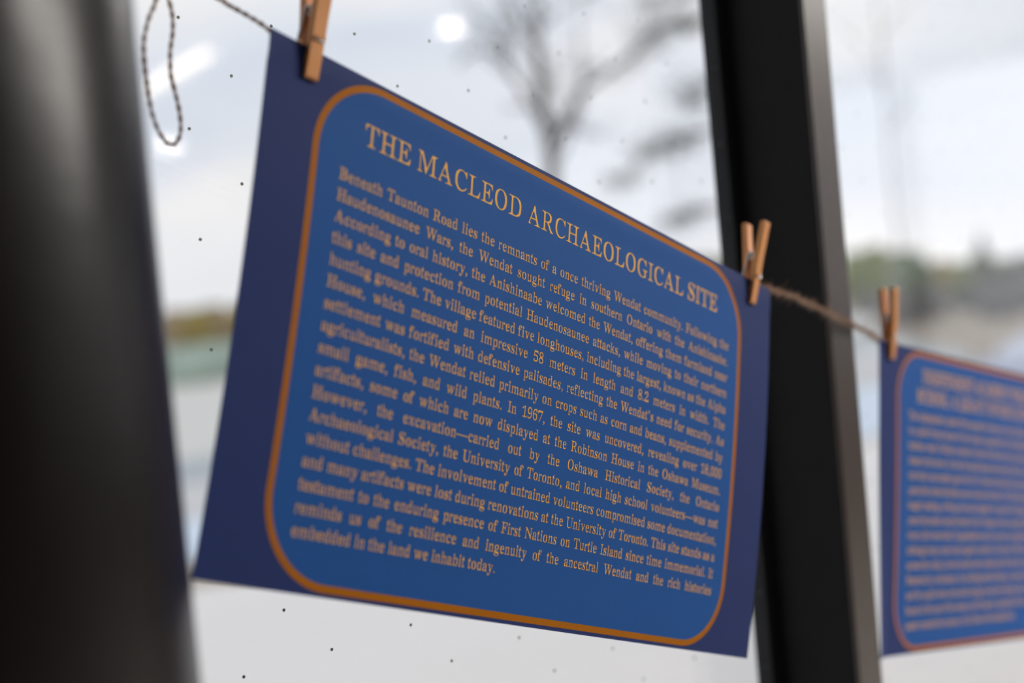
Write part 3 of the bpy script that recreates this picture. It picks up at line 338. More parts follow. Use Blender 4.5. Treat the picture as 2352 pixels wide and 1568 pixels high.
x500|21,451 26,439 34,431 32,427 40,426 77,409 105,387 132,347 169,303 223,218 227,206 220,198 184,183 89,64 65,42 41,28 41,24 35,23 62,18 67,11 67,4 34,0 174,0 143,4 149,18 181,21 158,24 138,32 131,40 132,50 153,84 212,162 231,166 249,162 269,146 311,81 321,51 319,42 305,33 270,26 241,23 247,12 256,4 253,0 467,0 463,4 467,11 463,19 467,22 459,23 430,33 417,41 404,53 378,93 355,120 270,256 273,264 277,268 307,278 317,286 401,388 426,411 449,425 448,428 455,429 430,434 428,441 431,448 463,451 312,451 326,451 343,447 348,439 349,432 319,427 352,420 359,414 361,405 346,380 285,302 265,299 247,303 228,319 194,374 181,403 184,411 195,418 248,428 245,432 254,439 260,451
y500|30,451 30,427 64,422 91,413 106,400 123,373 194,201 210,77 242,-7 227,-59 213,-92 189,-126 169,-142 156,-143 142,-141 130,-135 122,-127 121,-113 132,-81 131,-75 123,-67 103,-59 83,-58 64,-62 51,-70 46,-77 44,-89 61,-146 60,-158 53,-175 54,-182 62,-190 79,-198 99,-203 120,-204 141,-202 165,-195 196,-175 220,-146 244,-105 263,-61 300,41 313,87 421,373 441,412 461,427 436,431 437,439 442,447 468,451 337,451 362,447 368,431 344,427 365,423 379,416 385,407 383,389 375,357 309,177 292,173 276,177 260,196 193,368 186,396 190,408 201,415 259,427 257,431 266,439 272,451
z444|31,0 400,0 411,129 410,142 404,152 406,156 390,156 371,110 355,83 336,63 312,50 283,41 247,36 169,36 154,40 355,398 369,414 403,432 410,442 411,451 58,451 50,314 76,314 89,355 102,378 117,395 143,410 188,418 282,418 296,414 86,42 74,29 39,10
0500|52,393 55,230 60,178 67,141 86,102 120,55 125,29 147,12 185,-3 233,-9 267,-9 299,-6 339,6 370,27 383,60 413,102 435,149 444,211 448,307 445,470 440,522 433,554 413,597 378,644 373,669 351,685 314,700 268,706 201,703 159,691 139,679 125,667 118,641 86,597 72,570 64,547 56,488|119,350 122,415 128,474 155,581 170,606 185,620 219,637 251,643 284,637 316,620 331,606 345,581 371,474 378,415 381,350 378,288 371,225 345,117 331,92 315,78 283,61 250,54 218,61 185,78 169,92 156,117 129,225 122,288
1500|33,576 51,572 39,535 38,526 42,519 61,506 84,503 108,510 137,531 172,567 180,591 192,604 246,600 246,115 243,90 235,76 225,68 191,57 160,52 78,52 75,0 363,0 478,0 478,30 476,52 393,52 356,58 333,65 322,72 316,80 310,93 308,115 308,576 318,615 321,687 326,696 338,701 345,701 247,701 241,690 199,659 168,643 105,606
2500|17,27 17,0 478,0 476,9 458,33 468,75 473,126 474,182 469,191 457,200 463,205 459,205 464,205 429,205 430,194 424,168 412,141 386,122 360,110 337,107 101,107 99,111 221,227 313,320 362,376 401,430 420,472 427,508 419,587 412,606 401,624 382,647 381,663 366,679 343,692 296,703 221,707 158,700 119,689 100,677 88,665 87,660 89,646 60,606 50,575 46,546 45,510 55,500 70,492 104,482 144,478 143,510 148,561 137,591 139,605 154,620 174,632 216,646 242,647 264,643 296,631 319,616 331,603 342,584 347,561 347,540 337,491 322,446 306,411 284,375 249,327 200,272 47,117 22,101 17,82
3500|25,140 28,115 38,90 50,72 75,48 77,30 94,14 114,4 157,-6 195,-9 243,-9 292,-5 334,5 359,15 382,31 394,44 394,65 419,93 434,118 446,157 447,201 443,257 434,278 412,302 405,326 385,344 358,359 332,368 297,372 322,377 358,399 408,442 422,466 428,510 421,590 410,615 388,642 388,659 385,665 357,687 330,697 296,703 237,707 178,704 128,694 98,678 90,669 87,661 88,648 67,622 58,603 50,574 43,532 46,524 54,517 85,504 114,498 146,496 144,519 150,579 142,606 152,621 183,637 218,646 255,645 281,636 309,623 325,611 336,597 349,564 347,521 337,487 314,447 286,423 255,405 235,397 201,391 130,391 150,391 172,386 182,373 184,360 182,347 171,334 149,330 129,330 199,330 226,327 278,312 314,294 346,270 365,244 375,213 374,181 362,136 349,115 336,101 318,89 289,74 235,60 206,59 176,64 148,74 110,96 103,104 101,111 103,129 96,184 71,180 48,171 30,156
4500|-7,182 294,182 311,177 304,160 302,105 295,85 272,70 227,58 196,52 156,52 156,0 498,0 498,52 461,54 416,64 387,74 374,85 366,109 365,156 368,169 374,177 389,182 507,182 507,205 503,246 383,246 366,251 368,673 370,683 376,692 391,697 401,697 283,697 291,689 289,685 261,668 253,660 17,266 -2,241 -7,224|55,250 211,507 262,602 308,604 302,544 302,251 286,246 56,246
5500|33,138 36,115 44,91 54,73 79,46 83,27 102,11 125,1 157,-5 195,-9 240,-9 276,-6 331,9 354,21 379,40 384,48 383,63 385,70 417,108 431,136 436,156 439,190 436,255 428,290 411,321 381,355 379,361 385,374 383,379 370,390 345,405 291,419 250,423 203,423 161,418 113,409 107,414 108,428 120,571 123,585 129,590 355,588 371,582 386,565 395,536 395,519 415,519 444,519 439,533 436,618 429,669 442,697 73,697 75,683 83,663 83,649 58,383 53,364 47,358 87,342 150,357 208,359 254,350 289,337 325,316 338,303 349,289 358,267 365,243 367,203 362,171 355,148 346,128 331,108 311,92 288,79 233,61 200,59 172,63 146,73 117,92 108,106 109,121 101,176 75,173 53,165 37,152
6500|52,354 55,238 65,166 82,121 98,94 122,63 127,42 132,33 169,8 191,-1 217,-7 280,-9 320,-4 342,2 368,14 387,30 391,53 415,83 434,114 442,135 448,166 449,205 445,279 435,314 406,360 406,389 380,409 354,419 323,426 289,428 251,426 220,420 189,409 161,394 156,392 120,396 126,439 139,498 160,553 175,582 199,612 231,633 263,647 286,649 314,645 346,630 352,622 342,599 346,576 356,547 356,529 353,523 396,527 422,535 441,546 448,561 447,576 440,600 427,627 412,652 417,672 410,680 395,690 361,701 307,707 254,704 209,693 178,677 152,657 144,638 107,595 86,559 73,523 62,473 55,415|118,298 119,312 123,321 180,350 231,366 252,368 278,365 296,359 325,345 342,331 356,315 366,295 373,272 378,216 366,140 355,110 343,93 319,74 292,61 269,55 252,55 220,65 198,77 169,106 147,146 126,221 120,260
7500|19,492 70,492 67,496 67,512 75,559 94,578 117,589 136,591 399,591 401,586 398,577 154,13 150,4 141,0 208,0 208,18 243,102 465,627 483,659 485,697 20,697 35,669 28,627 23,506
8500|39,202 41,138 50,105 63,83 88,56 91,39 95,32 125,11 144,3 183,-6 228,-10 267,-9 310,-5 349,3 365,9 389,23 405,37 413,58 441,89 451,110 460,158 456,208 441,246 400,306 374,335 319,378 345,392 388,423 419,450 431,470 435,514 432,565 427,591 414,616 390,646 383,668 366,683 348,694 330,699 295,705 255,707 180,701 150,693 129,682 106,662 103,642 82,616 71,595 63,556 64,518 77,476 104,430 121,409 171,365 176,354 157,351 140,339 58,273 44,250|132,531 135,559 143,584 151,599 165,616 185,630 211,642 234,649 255,650 273,648 296,640 327,623 341,611 355,592 366,566 369,544 368,524 358,487 341,461 304,424 271,411 225,426 179,451 146,488 135,513|106,174 112,212 130,245 176,299 189,307 213,313 256,302 339,260 355,248 365,234 381,212 389,195 392,168 386,137 378,119 361,95 344,80 305,58 277,49 258,46 229,47 201,55 172,69 147,85 129,105 118,122 108,152
9500|47,117 52,95 61,74 91,38 93,21 107,10 129,-1 161,-7 204,-10 247,-7 297,5 326,21 346,35 353,45 361,65 385,94 407,126 425,171 440,242 447,347 445,483 440,519 432,551 410,594 378,637 371,662 359,673 329,690 307,698 268,706 229,707 187,702 159,694 126,677 108,661 106,637 72,589 59,561 54,543 51,498 58,416 68,384 89,346 89,337 84,320 87,310 106,294 145,277 191,269 226,269 253,273 284,284 309,300 316,309 321,332 381,335 377,281 369,233 357,190 332,130 312,100 284,77 259,63 233,55 209,52 181,54 165,59 143,71 131,82 113,108 91,156 74,151 60,142 51,131|121,468 133,548 140,571 154,596 173,615 193,627 221,638 246,641 264,639 293,627 315,614 332,596 347,573 358,545 374,480 382,416 380,404 370,390 351,373 320,355 291,345 256,339 213,344 172,361 154,373 142,388 133,406 124,439
"""
# ------------------------------------------------------------------ posters
GLYPHS = {}
for line in GLYPH_DATA.strip().split('\n'):
    head, *loops = line.split('|')
    GLYPHS[head[0]] = (int(head[1:]) / 1000, [[tuple(int(v) / 1000 for v in q.split(',')) for q in l.split(' ')] for l in loops])
def circ(cx, cy, r, n=12, sq=1.0):
    return [(cx + r * math.cos(2 * math.pi * k / n), cy + r * sq * math.sin(2 * math.pi * k / n)) for k in range(n)]
GLYPHS['.'] = (0.25, [circ(0.125, 0.045, 0.055)])
COMMA = [(0.083, 0.102), (0.070, 0.070), (0.078, 0.030), (0.112, 0.008), (0.133, 0.000), (0.128, -0.040), (0.095, -0.078), (0.056, -0.103), (0.056, -0.141), (0.110, -0.110), (0.160, -0.070), (0.195, -0.010), (0.190, 0.050), (0.165, 0.090), (0.125, 0.105)]
GLYPHS[','] = (0.25, [COMMA])
GLYPHS['\u2019'] = (0.333, [[(x + 0.03, y + 0.57) for x, y in COMMA]])
GLYPHS['\u2014'] = (1.0, [[(0.0, 0.201), (1.0, 0.201), (1.0, 0.250), (0.0, 0.250)]])
GLYPHS[':'] = (0.278, [circ(0.139, 0.045, 0.055), circ(0.139, 0.405, 0.055)])
TRI = {}
def glyph_tris(ch):
    if ch not in TRI:
        loops = GLYPHS[ch][1]
        # group holes with the outline that contains them
        def area(l): return sum(l[i][0] * l[(i + 1) % len(l)][1] - l[(i + 1) % len(l)][0] * l[i][1] for i in range(len(l))) / 2
        def inside(p, l):
            c = False
            for i in range(len(l)):
                (x1, y1), (x2, y2) = l[i], l[i - 1]
                if (y1 > p[1]) != (y2 > p[1]) and p[0] < (x2 - x1) * (p[1] - y1) / (y2 - y1) + x1: c = not c
            return c
        outer = [l for l in loops if area(l) > 0] or loops
        holes = [l for l in loops if area(l) < 0 and l not in outer]
        vs, fs = [], []
        for o in outer:
            grp = [o] + [h for h in holes if inside(h[0], o)]
            polys = [[Vector((x, y, 0)) for x, y in l] for l in grp]
            tr = tessellate_polygon(polys); k = len(vs)
            for l in grp: vs += l
            fs += [tuple(i + k for i in t) for t in tr]
        TRI[ch] = (vs, fs)
    return TRI[ch]
def width(s): return sum(GLYPHS[c][0] if c != ' ' else 0.25 for c in s)

PW, PH = 0.37947, 0.2159
sheet_cols = dict(panel=(0.018, 0.094, 0.325), margin=(0.025, 0.041, 0.145), line=(0.42, 0.135, 0.001))
def sheet_material(name):
    m, nt, out = new_mat(name)
    uvn = N(nt, 'ShaderNodeUVMap', uv_map='UVMap'); sp = N(nt, 'ShaderNodeSeparateXYZ'); nt.links.new(uvn.outputs[0], sp.inputs[0])
    x = mathn(nt, 'MULTIPLY', sp.outputs[0], PW); y = mathn(nt, 'MULTIPLY', sp.outputs[1], PH)
    xa, xb, ya, yb, r = 0.070 * PW, 0.918 * PW, 0.0090 * PH, 0.9915 * PH, 0.0365
    qx = mathn(nt, 'SUBTRACT', mathn(nt, 'ABSOLUTE', mathn(nt, 'SUBTRACT', x, (xa + xb) / 2)), (xb - xa) / 2 - r)
    qy = mathn(nt, 'SUBTRACT', mathn(nt, 'ABSOLUTE', mathn(nt, 'SUBTRACT', y, (ya + yb) / 2)), (yb - ya) / 2 - r)
    ax = mathn(nt, 'MAXIMUM', qx, 0.0); ay = mathn(nt, 'MAXIMUM', qy, 0.0)
    ln = mathn(nt, 'SQRT', mathn(nt, 'ADD', mathn(nt, 'MULTIPLY', ax, ax), mathn(nt, 'MULTIPLY', ay, ay)))
    d = mathn(nt, 'SUBTRACT', mathn(nt, 'ADD', ln, mathn(nt, 'MINIMUM', mathn(nt, 'MAXIMUM', qx, qy), 0.0)), r)
    ins = mathn(nt, 'LESS_THAN', d, 0.0); pan = mathn(nt, 'LESS_THAN', d, -0.0031)
    c1 = N(nt, 'ShaderNodeMix', data_type='RGBA'); c1.inputs['A'].default_value = (*sheet_cols['margin'], 1); c1.inputs['B'].default_value = (*sheet_cols['line'], 1)
    nt.links.new(ins, c1.inputs['Factor'])
    c2 = N(nt, 'ShaderNodeMix', data_type='RGBA'); c2.inputs['B'].default_value = (*sheet_cols['panel'], 1)
    nt.links.new(c1.outputs['Result'], c2.inputs['A']); nt.links.new(pan, c2.inputs['Factor'])
    # printed-paper grain
    tc = N(nt, 'ShaderNodeTexCoord'); nz = N(nt, 'ShaderNodeTexNoise'); nz.inputs['Scale'].default_value = 900; nz.inputs['Detail'].default_value = 3
    nt.links.new(tc.outputs['Object'], nz.inputs['Vector'])
    hv = N(nt, 'ShaderNodeHueSaturation'); nt.links.new(c2.outputs['Result'], hv.inputs['Color'])
    nt.links.new(mathn(nt, 'MULTIPLY_ADD', nz.outputs['Fac'], 0.16, 0.92), hv.inputs['Value'])
    p = N(nt, 'ShaderNodeBsdfPrincipled'); p.inputs['Roughness'].default_value = 0.62; p.inputs['Specular IOR Level'].default_value = 0.08
    bp = N(nt, 'ShaderNodeBump'); bp.inputs['Strength'].default_value = 0.15; bp.inputs['Distance'].default_value = 0.0002
    nt.links.new(nz.outputs['Fac'], bp.inputs['Height']); nt.links.new(bp.outputs[0], p.inputs['Normal'])
    nt.links.new(hv.outputs[0], p.inputs['Base Color']); nt.links.new(p.outputs[0], out.inputs[0])
    return m
sheet_m = sheet_material('printed_card')
ink_m = mat('gold_ink', (0.92, 0.48, 0.080), (0.88, 0.46, 0.075), rough=0.6, scale=400, spec=0.2)
back_m = mat('card_back', (0.80, 0.79, 0.76), rough=0.8, scale=300)

class Poster:
    def __init__(s, O, U, V, bow, name, label):
        s.O, s.U, s.V, s.bow = O, U.normalized(), V.normalized(), bow
        s.Nn = s.U.cross(s.V)                    # into the window
        if s.Nn.y > 0: s.Nn = -s.Nn              # towards the room
        s.root = thing(name, O, label, 'poster', 'info posters pegged on the twine')
        b = MB(); nu, nv = 72, 44
        uvs = []
        for k, off in ((0, 0.0), (1, -0.00028)):
            for j in range(nv + 1):
                for i in range(nu + 1):
                    b.v.append(s.P(i / nu, j / nv, off) - O); uvs.append((i / nu, j / nv))
        st = (nu + 1) * (nv + 1)
        for j in range(nv):
            for i in range(nu):
                a = j * (nu + 1) + i
                b.f.append((a, a + 1, a + nu + 2, a + nu + 1)); b.f.append((st + a, st + a + nu + 1, st + a + nu + 2, st + a + 1))
        loop_ = [i for i in range(nu + 1)] + [j * (nu + 1) + nu for j in range(1, nv + 1)] + [nv * (nu + 1) + i for i in range(nu - 1, -1, -1)] + [j * (nu + 1) for j in range(nv - 1, 0, -1)]
        k0 = len(b.v); L_ = len(loop_)
        for off_ in (0, st):                      # the cut edge has vertices of its own, so the faces shade flat to the edge
            for q in loop_: b.v.append(b.v[q + off_].copy()); uvs.append(uvs[q + off_])
        for q in range(L_):
            b.f.append((k0 + q, k0 + L_ + q, k0 + L_ + (q + 1) % L_, k0 + (q + 1) % L_))
        me = mesh(b.v, b.f, sheet_m, True, 'printed_sheet'); me.materials.append(back_m)
        uvl = me.uv_layers.new(name='UVMap')
        for lp in me.loops: uvl.data[lp.index].uv = uvs[lp.vertex_index]
        nb = nu * nv * 2
        for i, p in enumerate(me.polygons):
            if i < nb and i % 2 == 1: p.material_index = 1
            if i >= nb: p.use_smooth = False
        s.sheet = link('printed_sheet', me, s.root)
    def P(s, u, v, off=0.0):
        return s.O + s.U * (u * PW) + s.V * (v * PH) + s.Nn * (s.bow(u, v) + off)
    def text(s, string, name, u0, base_v, em, u1=None, centre=None, condense=1.0):
        """one line of lettering; u1 = justify to that margin"""
        words = string.split(' ')
        natural = width(string) * em * condense
        if centre is not None: u0 = centre - natural / PW / 2
        gap = 0.25 * em * condense
        if u1 is not None and len(words) > 1:
            gap += ((u1 - u0) * PW - natural) / (len(words) - 1)
        x = u0 * PW; vs, fs = [], []
        for wd in words:
            for ch in wd:
                tv, tf = glyph_tris(ch); k = len(vs)
                for a, b_ in tv:
                    vs.append(s.P((x + a * em * condense) / PW, base_v - b_ * em / PH, 0.00012) - s.O)
                fs += [tuple(i + k for i in t) for t in tf]
                x += GLYPHS[ch][0] * em * condense
            x += gap
        me = mesh(vs, fs, ink_m, False, name)
        return link(name, me, s.root)

def bow1(u, v):
    g = 0.0036 * 4 * v * (1 - v)
    g += 0.0007 * math.exp(-((v - 0.035) / 0.018) ** 2)          # the twine presses through behind the top edge
    return g
Z15 = Vector((0, 0, 1.5))
O1 = Vector((0.31062, 0.43615, 0.11594)) + Z15
big = Poster(O1, Vector((0.35788, 0.02182, -0.12426)), Vector((-0.06278, -0.00648, -0.20647)), bow1, 'poster',
             'large dark blue poster titled THE MACLEOD ARCHAEOLOGICAL SITE, framed by an orange line')
LINES = ["Beneath Taunton Road lies the remnants of a once thriving Wendat community. Following the",
"Haudenosaunee Wars, the Wendat sought refuge in southern Ontario with the Anishinaabe.",
"According to oral history, the Anishinaabe welcomed the Wendat, offering them farmland near",
"this site and protection from potential Haudenosaunee attacks, while moving to their northern",
"hunting grounds. The village featured five longhouses, including the largest, known as the Alpha",
"House, which measured an impressive 58 meters in length and 8.2 meters in width. The",
"settlement was fortified with defensive palisades, reflecting the Wendat\u2019s need for security. As",
"agriculturalists, the Wendat relied primarily on crops such as corn and beans, supplemented by",
"small game, fish, and wild plants. In 1967, the site was uncovered, revealing over 18,000",
"artifacts, some of which are now displayed at the Robinson House in the Oshawa Museum.",
"However, the excavation\u2014carried out by the Oshawa Historical Society, the Ontario",
"Archaeological Society, the University of Toronto, and local high school volunteers\u2014was not",
"without challenges. The involvement of untrained volunteers compromised some documentation,",
"and many artifacts were lost during renovations at the University of Toronto. This site stands as a",
"testament to the enduring presence of First Nations on Turtle Island since time immemorial. It",
"reminds us of the resilience and ingenuity of the ancestral Wendat and the rich histories",
"embedded in the land we inhabit today."]
title = 'THE MACLEOD ARCHAEOLOGICAL SITE'
emT = 0.0145; cT = (0.851 - 0.140) * PW / (width(title) * emT)
big.text(title, 'title_lettering', 0.140, 0.1365, emT, condense=cT)
for k, l in enumerate(LINES):
    last = k == len(LINES) - 1
    em = 0.00757
    c = min(1.0, (0.8845 - 0.1090) * PW / (width(l) * em) * 1.0)
    big.text(l, 'text_line', 0.1092, 0.2240 + 0.04222 * k, em, None if last else 0.8840, condense=c)

def bow2(u, v):
    return 0.0015 * 4 * v * (1 - v) + 0.0105 * max(0.0, v - 0.35) ** 1.5 * max(0.0, 1 - u / 0.05) ** 1.6
O2 = Vector((0.8207117, 0.4764438, -0.05088547)) + Z15
small = Poster(O2, Vector((0.97894594, 0.05873556, -0.19548653)), Vector((-0.19565083, -0.00299658, -0.98066904)), bow2, 'poster',
               'blurred dark blue poster at the right edge, partly cut off by the frame')
T2 = ['INDEPENDENT ACADEMY PUBLIC', 'SCHOOL: A LEGACY OF EDUCATION']
B2 = ["The independent school first opened its doors to the children of the growing town",
"in a plain frame house of two rooms, supported by the families who lived along the",
"harbour road. Children walked in from the farms every winter day and sat on benches",
"close to the stove. In time the small house was much too full, and a larger building of",
"red brick was raised upon the hill. It then served as the common school for so many",
"years that whole families came to know its halls. The first teachers had few books and",
"taught reading, writing and sums together to pupils of all ages. During one hundred",
"years the school was the heart of the village, where concerts, dances and meetings of",
"every kind were held. Its graduates went on to serve as teachers, nurses and farmers,",
"although many came home again to settle in the town. When a new school was built",
"across the valley, the old rooms were closed and the bell was carried to the museum.",
"Restored by volunteers, the building stands today as a place of learning for visitors",
"and for pupils who come each spring to see how lessons were once given. A garden",
"found at the rear of the house is still kept by members of the local society, and this",
"poster records the memory of all those who studied here."]
small.text(T2[0], 'title_lettering', 0.178, 0.110, 0.0145, condense=0.88)
small.text(T2[1], 'title_lettering', 0.155, 0.178, 0.0145, condense=0.88)
for k, l in enumerate(B2):
    em = 0.0086
    c = min(1.0, (0.884 - 0.118) * PW / (width(l) * em))
    small.text(l, 'text_line', 0.118, 0.238 + 0.0488 * k, em, None if k == 14 else 0.884, condense=c)

# ------------------------------------------------------------------ twine
twine_m = mat('jute_twine', (0.55, 0.36, 0.26), (0.34, 0.22, 0.155), rough=0.9, scale=500, spec=0.1)
fuzz_m = mat('jute_fibre', (0.62, 0.44, 0.33), rough=0.9, scale=500, spec=0.1)
def smooth_path(pts, step=0.0008):
    pts = [Vector(p) for p in pts]; out = []
    for i in range(len(pts) - 1):
        p0 = pts[max(0, i - 1)]; p1 = pts[i]; p2 = pts[i + 1]; p3 = pts[min(len(pts) - 1, i + 2)]
        n = max(2, int((p2 - p1).length / step))
        for k in range(n):
            t = k / n
            out.append(0.5 * ((2 * p1) + (p2 - p0) * t + (2 * p0 - 5 * p1 + 4 * p2 - p3) * t * t + (3 * p1 - p0 - 3 * p2 + p3) * t ** 3))
    out.append(pts[-1]); return out
def twisted(pts, r, pitch=0.0085, plies=2, seed=0):
    """two-ply laid twine, the plies wound round the path"""
    b = MB(); path = smooth_path(pts); rnd = random.Random(seed)
    s = 0.0; t_prev = (path[1] - path[0]).normalized(); u = t_prev.orthogonal().normalized(); fr = []
    for i, p in enumerate(path):
        t = (path[min(i + 1, len(path) - 1)] - path[max(i - 1, 0)]).normalized()
        u = t_prev.rotation_difference(t) @ u; u = (u - u.dot(t) * t).normalized(); t_prev = t
        if i: s += (p - path[i - 1]).length
        fr.append((p, u.copy(), t.cross(u), s))
    for k in range(plies):
        pl = []; rad = []
        for p, a, c, s_ in fr:
            an = 2 * math.pi * (s_ / pitch + k / plies)
            wob = 1 + 0.22 * noise.noise(Vector((s_ * 160, k * 9.1, seed)))
            pl.append(p + (a * math.cos(an) + c * math.sin(an)) * r * 0.5 * wob); rad.append(r * 0.56 * wob)
        b.tube(pl, rad, 6)
    return b, fr
def fuzz(fr, r, count, length, seed=1):
    b = MB(); rnd = random.Random(seed)
    for k in range(count):
        p, a, c, s_ = fr[rnd.randrange(len(fr))]
        an = rnd.random() * 6.283; d = a * math.cos(an) + c * math.sin(an); t = a.cross(c)
        d = (d * rnd.uniform(0.25, 1.0) + t * rnd.uniform(-1.2, 1.2)).normalized()
        L = length * rnd.uniform(0.3, 1.3) * (1.8 if rnd.random() < 0.08 else 1); q = p.copy(); pts = [q + (a * math.cos(an) + c * math.sin(an)) * r * 0.5]
        bend = Vector((rnd.uniform(-1, 1), rnd.uniform(-1, 1), rnd.uniform(-1, 1))) * 0.7
        for i in range(4):
            d = (d + bend * 0.35).normalized(); pts.append(pts[-1] + d * L / 4)
        b.tube(pts, [0.00009, 0.00008, 0.00007, 0.00006, 0.00003], 3, cap=False)
    return b
SR = 0.00095
knot = Vector((0.2725, 0.5190, 1.6720))
tw = thing('twine', knot, 'brown jute twine strung across the window, carrying both posters', 'twine')
def on_y(x, y, Y):
    r_ = ray(x, y); return EYE + r_ * (Y / r_.y)
def rel(b, o):
    b.v = [v - o for v in b.v]; return b
back = -0.0019
pts = [knot, on_y(480, -14, 0.4640), on_y(522, 10, 0.4550), on_y(555, 28, 0.4490), on_y(588, 47, 0.4435), on_y(612, 64, 0.4395), big.P(0.03, 0.018, back), big.P(0.0634, 0.022, back - 0.0002), big.P(0.12, 0.032, back),
       big.P(0.3, 0.037, back), big.P(0.5, 0.036, back), big.P(0.7, 0.034, back), big.P(0.88, 0.024, back), big.P(0.958, 0.012, back - 0.0002), big.P(0.985, 0.000, back)]
pts += [on_y(1830, 684, 0.4600), on_y(1907, 720, 0.4640), on_y(1958, 746, 0.4668), on_y(1995, 764, 0.4705)]
pts += [small.P(-0.004, -0.004, back), small.P(0.054, 0.012, back), small.P(0.3, 0.022, back), small.P(0.6, 0.028, back), small.P(0.946, 0.010, back), small.P(1.05, -0.02, back)]
pts += [Vector((1.6, 0.462, 1.40)), Vector((2.43, 0.4695, 1.44))]
b, fr = twisted(pts, SR, seed=3)
rel(b, knot).build('strand', twine_m, tw, smooth=True)
x1, x2 = big.P(0.975, 0, 0).x, small.P(0.02, 0, 0).x
seg = [f for f in fr if x1 < f[0].x < x2]
fz = fuzz(seg, SR, 1500, 0.0042, 4)
seg = [f for f in fr if f[0].x < big.P(0.0, 0, 0).x]
fz2 = fuzz(seg, SR, 60, 0.0018, 5); fz.add(fz2.v, fz2.f)
o = rel(fz, knot).build('fuzz', fuzz_m, tw, kind='stuff')
# the knot on its hook and the loose loop hanging from it
kp = [knot + Vector((0.0022 * math.cos(t_ * 2.2), 0.0022 * math.sin(t_ * 3.1), 0.0026 * math.sin(t_ * 1.7))) for t_ in range(9)]
b, _ = twisted(kp, SR, seed=9); rel(b, knot).build('knot', twine_m, tw, smooth=True)
lp = [knot] + [on_y(x, y, 0.464 + k * 0.0004) for k, (x, y) in enumerate([(352, -48), (358, 0), (341, 45), (331, 95), (334, 160), (340, 210), (350, 262), (366, 304), (387, 330), (405, 328), (415, 304), (413, 262), (403, 215), (392, 168), (391, 120), (397, 75), (396, 35), (386, -5), (372, -50)])] + [knot]
b, fl = twisted(lp, SR * 0.95, seed=12); rel(b, knot).build('loop', twine_m, tw, smooth=True)
hook_m = mat('clear_plastic_hook', (0.75, 0.77, 0.78), rough=0.3, scale=50)
t = thing('adhesive_hook', Vector((0.2725, 0.5195, 1.672)), 'small pale adhesive hook on the glass holding the twine, above the frame', 'hook')
b = MB(); b.box((-0.007, 0.0105, -0.012), (0.007, 0.0133, 0.014)); b.build('pad', hook_m, t)
b = MB(); b.tube([(0, 0.0105, -0.006), (0, 0.004, -0.0075), (0, -0.002, -0.006), (0, -0.004, -0.001), (0, -0.0035, 0.003)], 0.0012, 8); b.build('arm', hook_m, t, smooth=True)

# ------------------------------------------------------------------ clothespins
wood_m = mat('pin_wood', (0.76, 0.31, 0.085), (0.62, 0.235, 0.055), rough=0.55, scale=140, stretch=(1, 1, 0.08), bump=0.2, dist=0.0002)
steel_m = mat('pin_spring_steel', (0.92, 0.91, 0.89), rough=0.42, metal=0.25, scale=50)
def half_profile(sg):
    mm = 0.001
    out_ = [(1.9, -12.5), (2.7, -11.8), (3.7, -3.0), (4.2, 2.6), (3.7, 3.1), (3.7, 4.5), (4.4, 5.0), (5.4, 16), (8.0, 36.6), (7.7, 37.5)]
    inn = [(4.9, 37.5), (4.6, 37.0), (2.6, 22.0), (1.9, 18.6)]
    coil = [(2.35 * math.cos(a), 16.5 + 2.35 * math.sin(a)) for a in [math.radians(q) for q in (60, 40, 20, 0, -20, -40, -60)]]
    inn2 = [(0.9, 13.0), (0.45, 6.0), (0.45, 2.0)]
    nt_ = [(1.9 * math.cos(a) * 0.9 + 0.2, -0.6 + 1.7 * math.sin(a)) for a in [math.radians(q) for q in (60, 30, 0, -30, -60)]]
    inn3 = [(0.32, -3.2), (0.32, -10.5), (0.9, -12.3)]
    return [(sg * n_ * mm, a_ * mm) for n_, a_ in out_ + inn + coil + inn2 + nt_ + inn3]
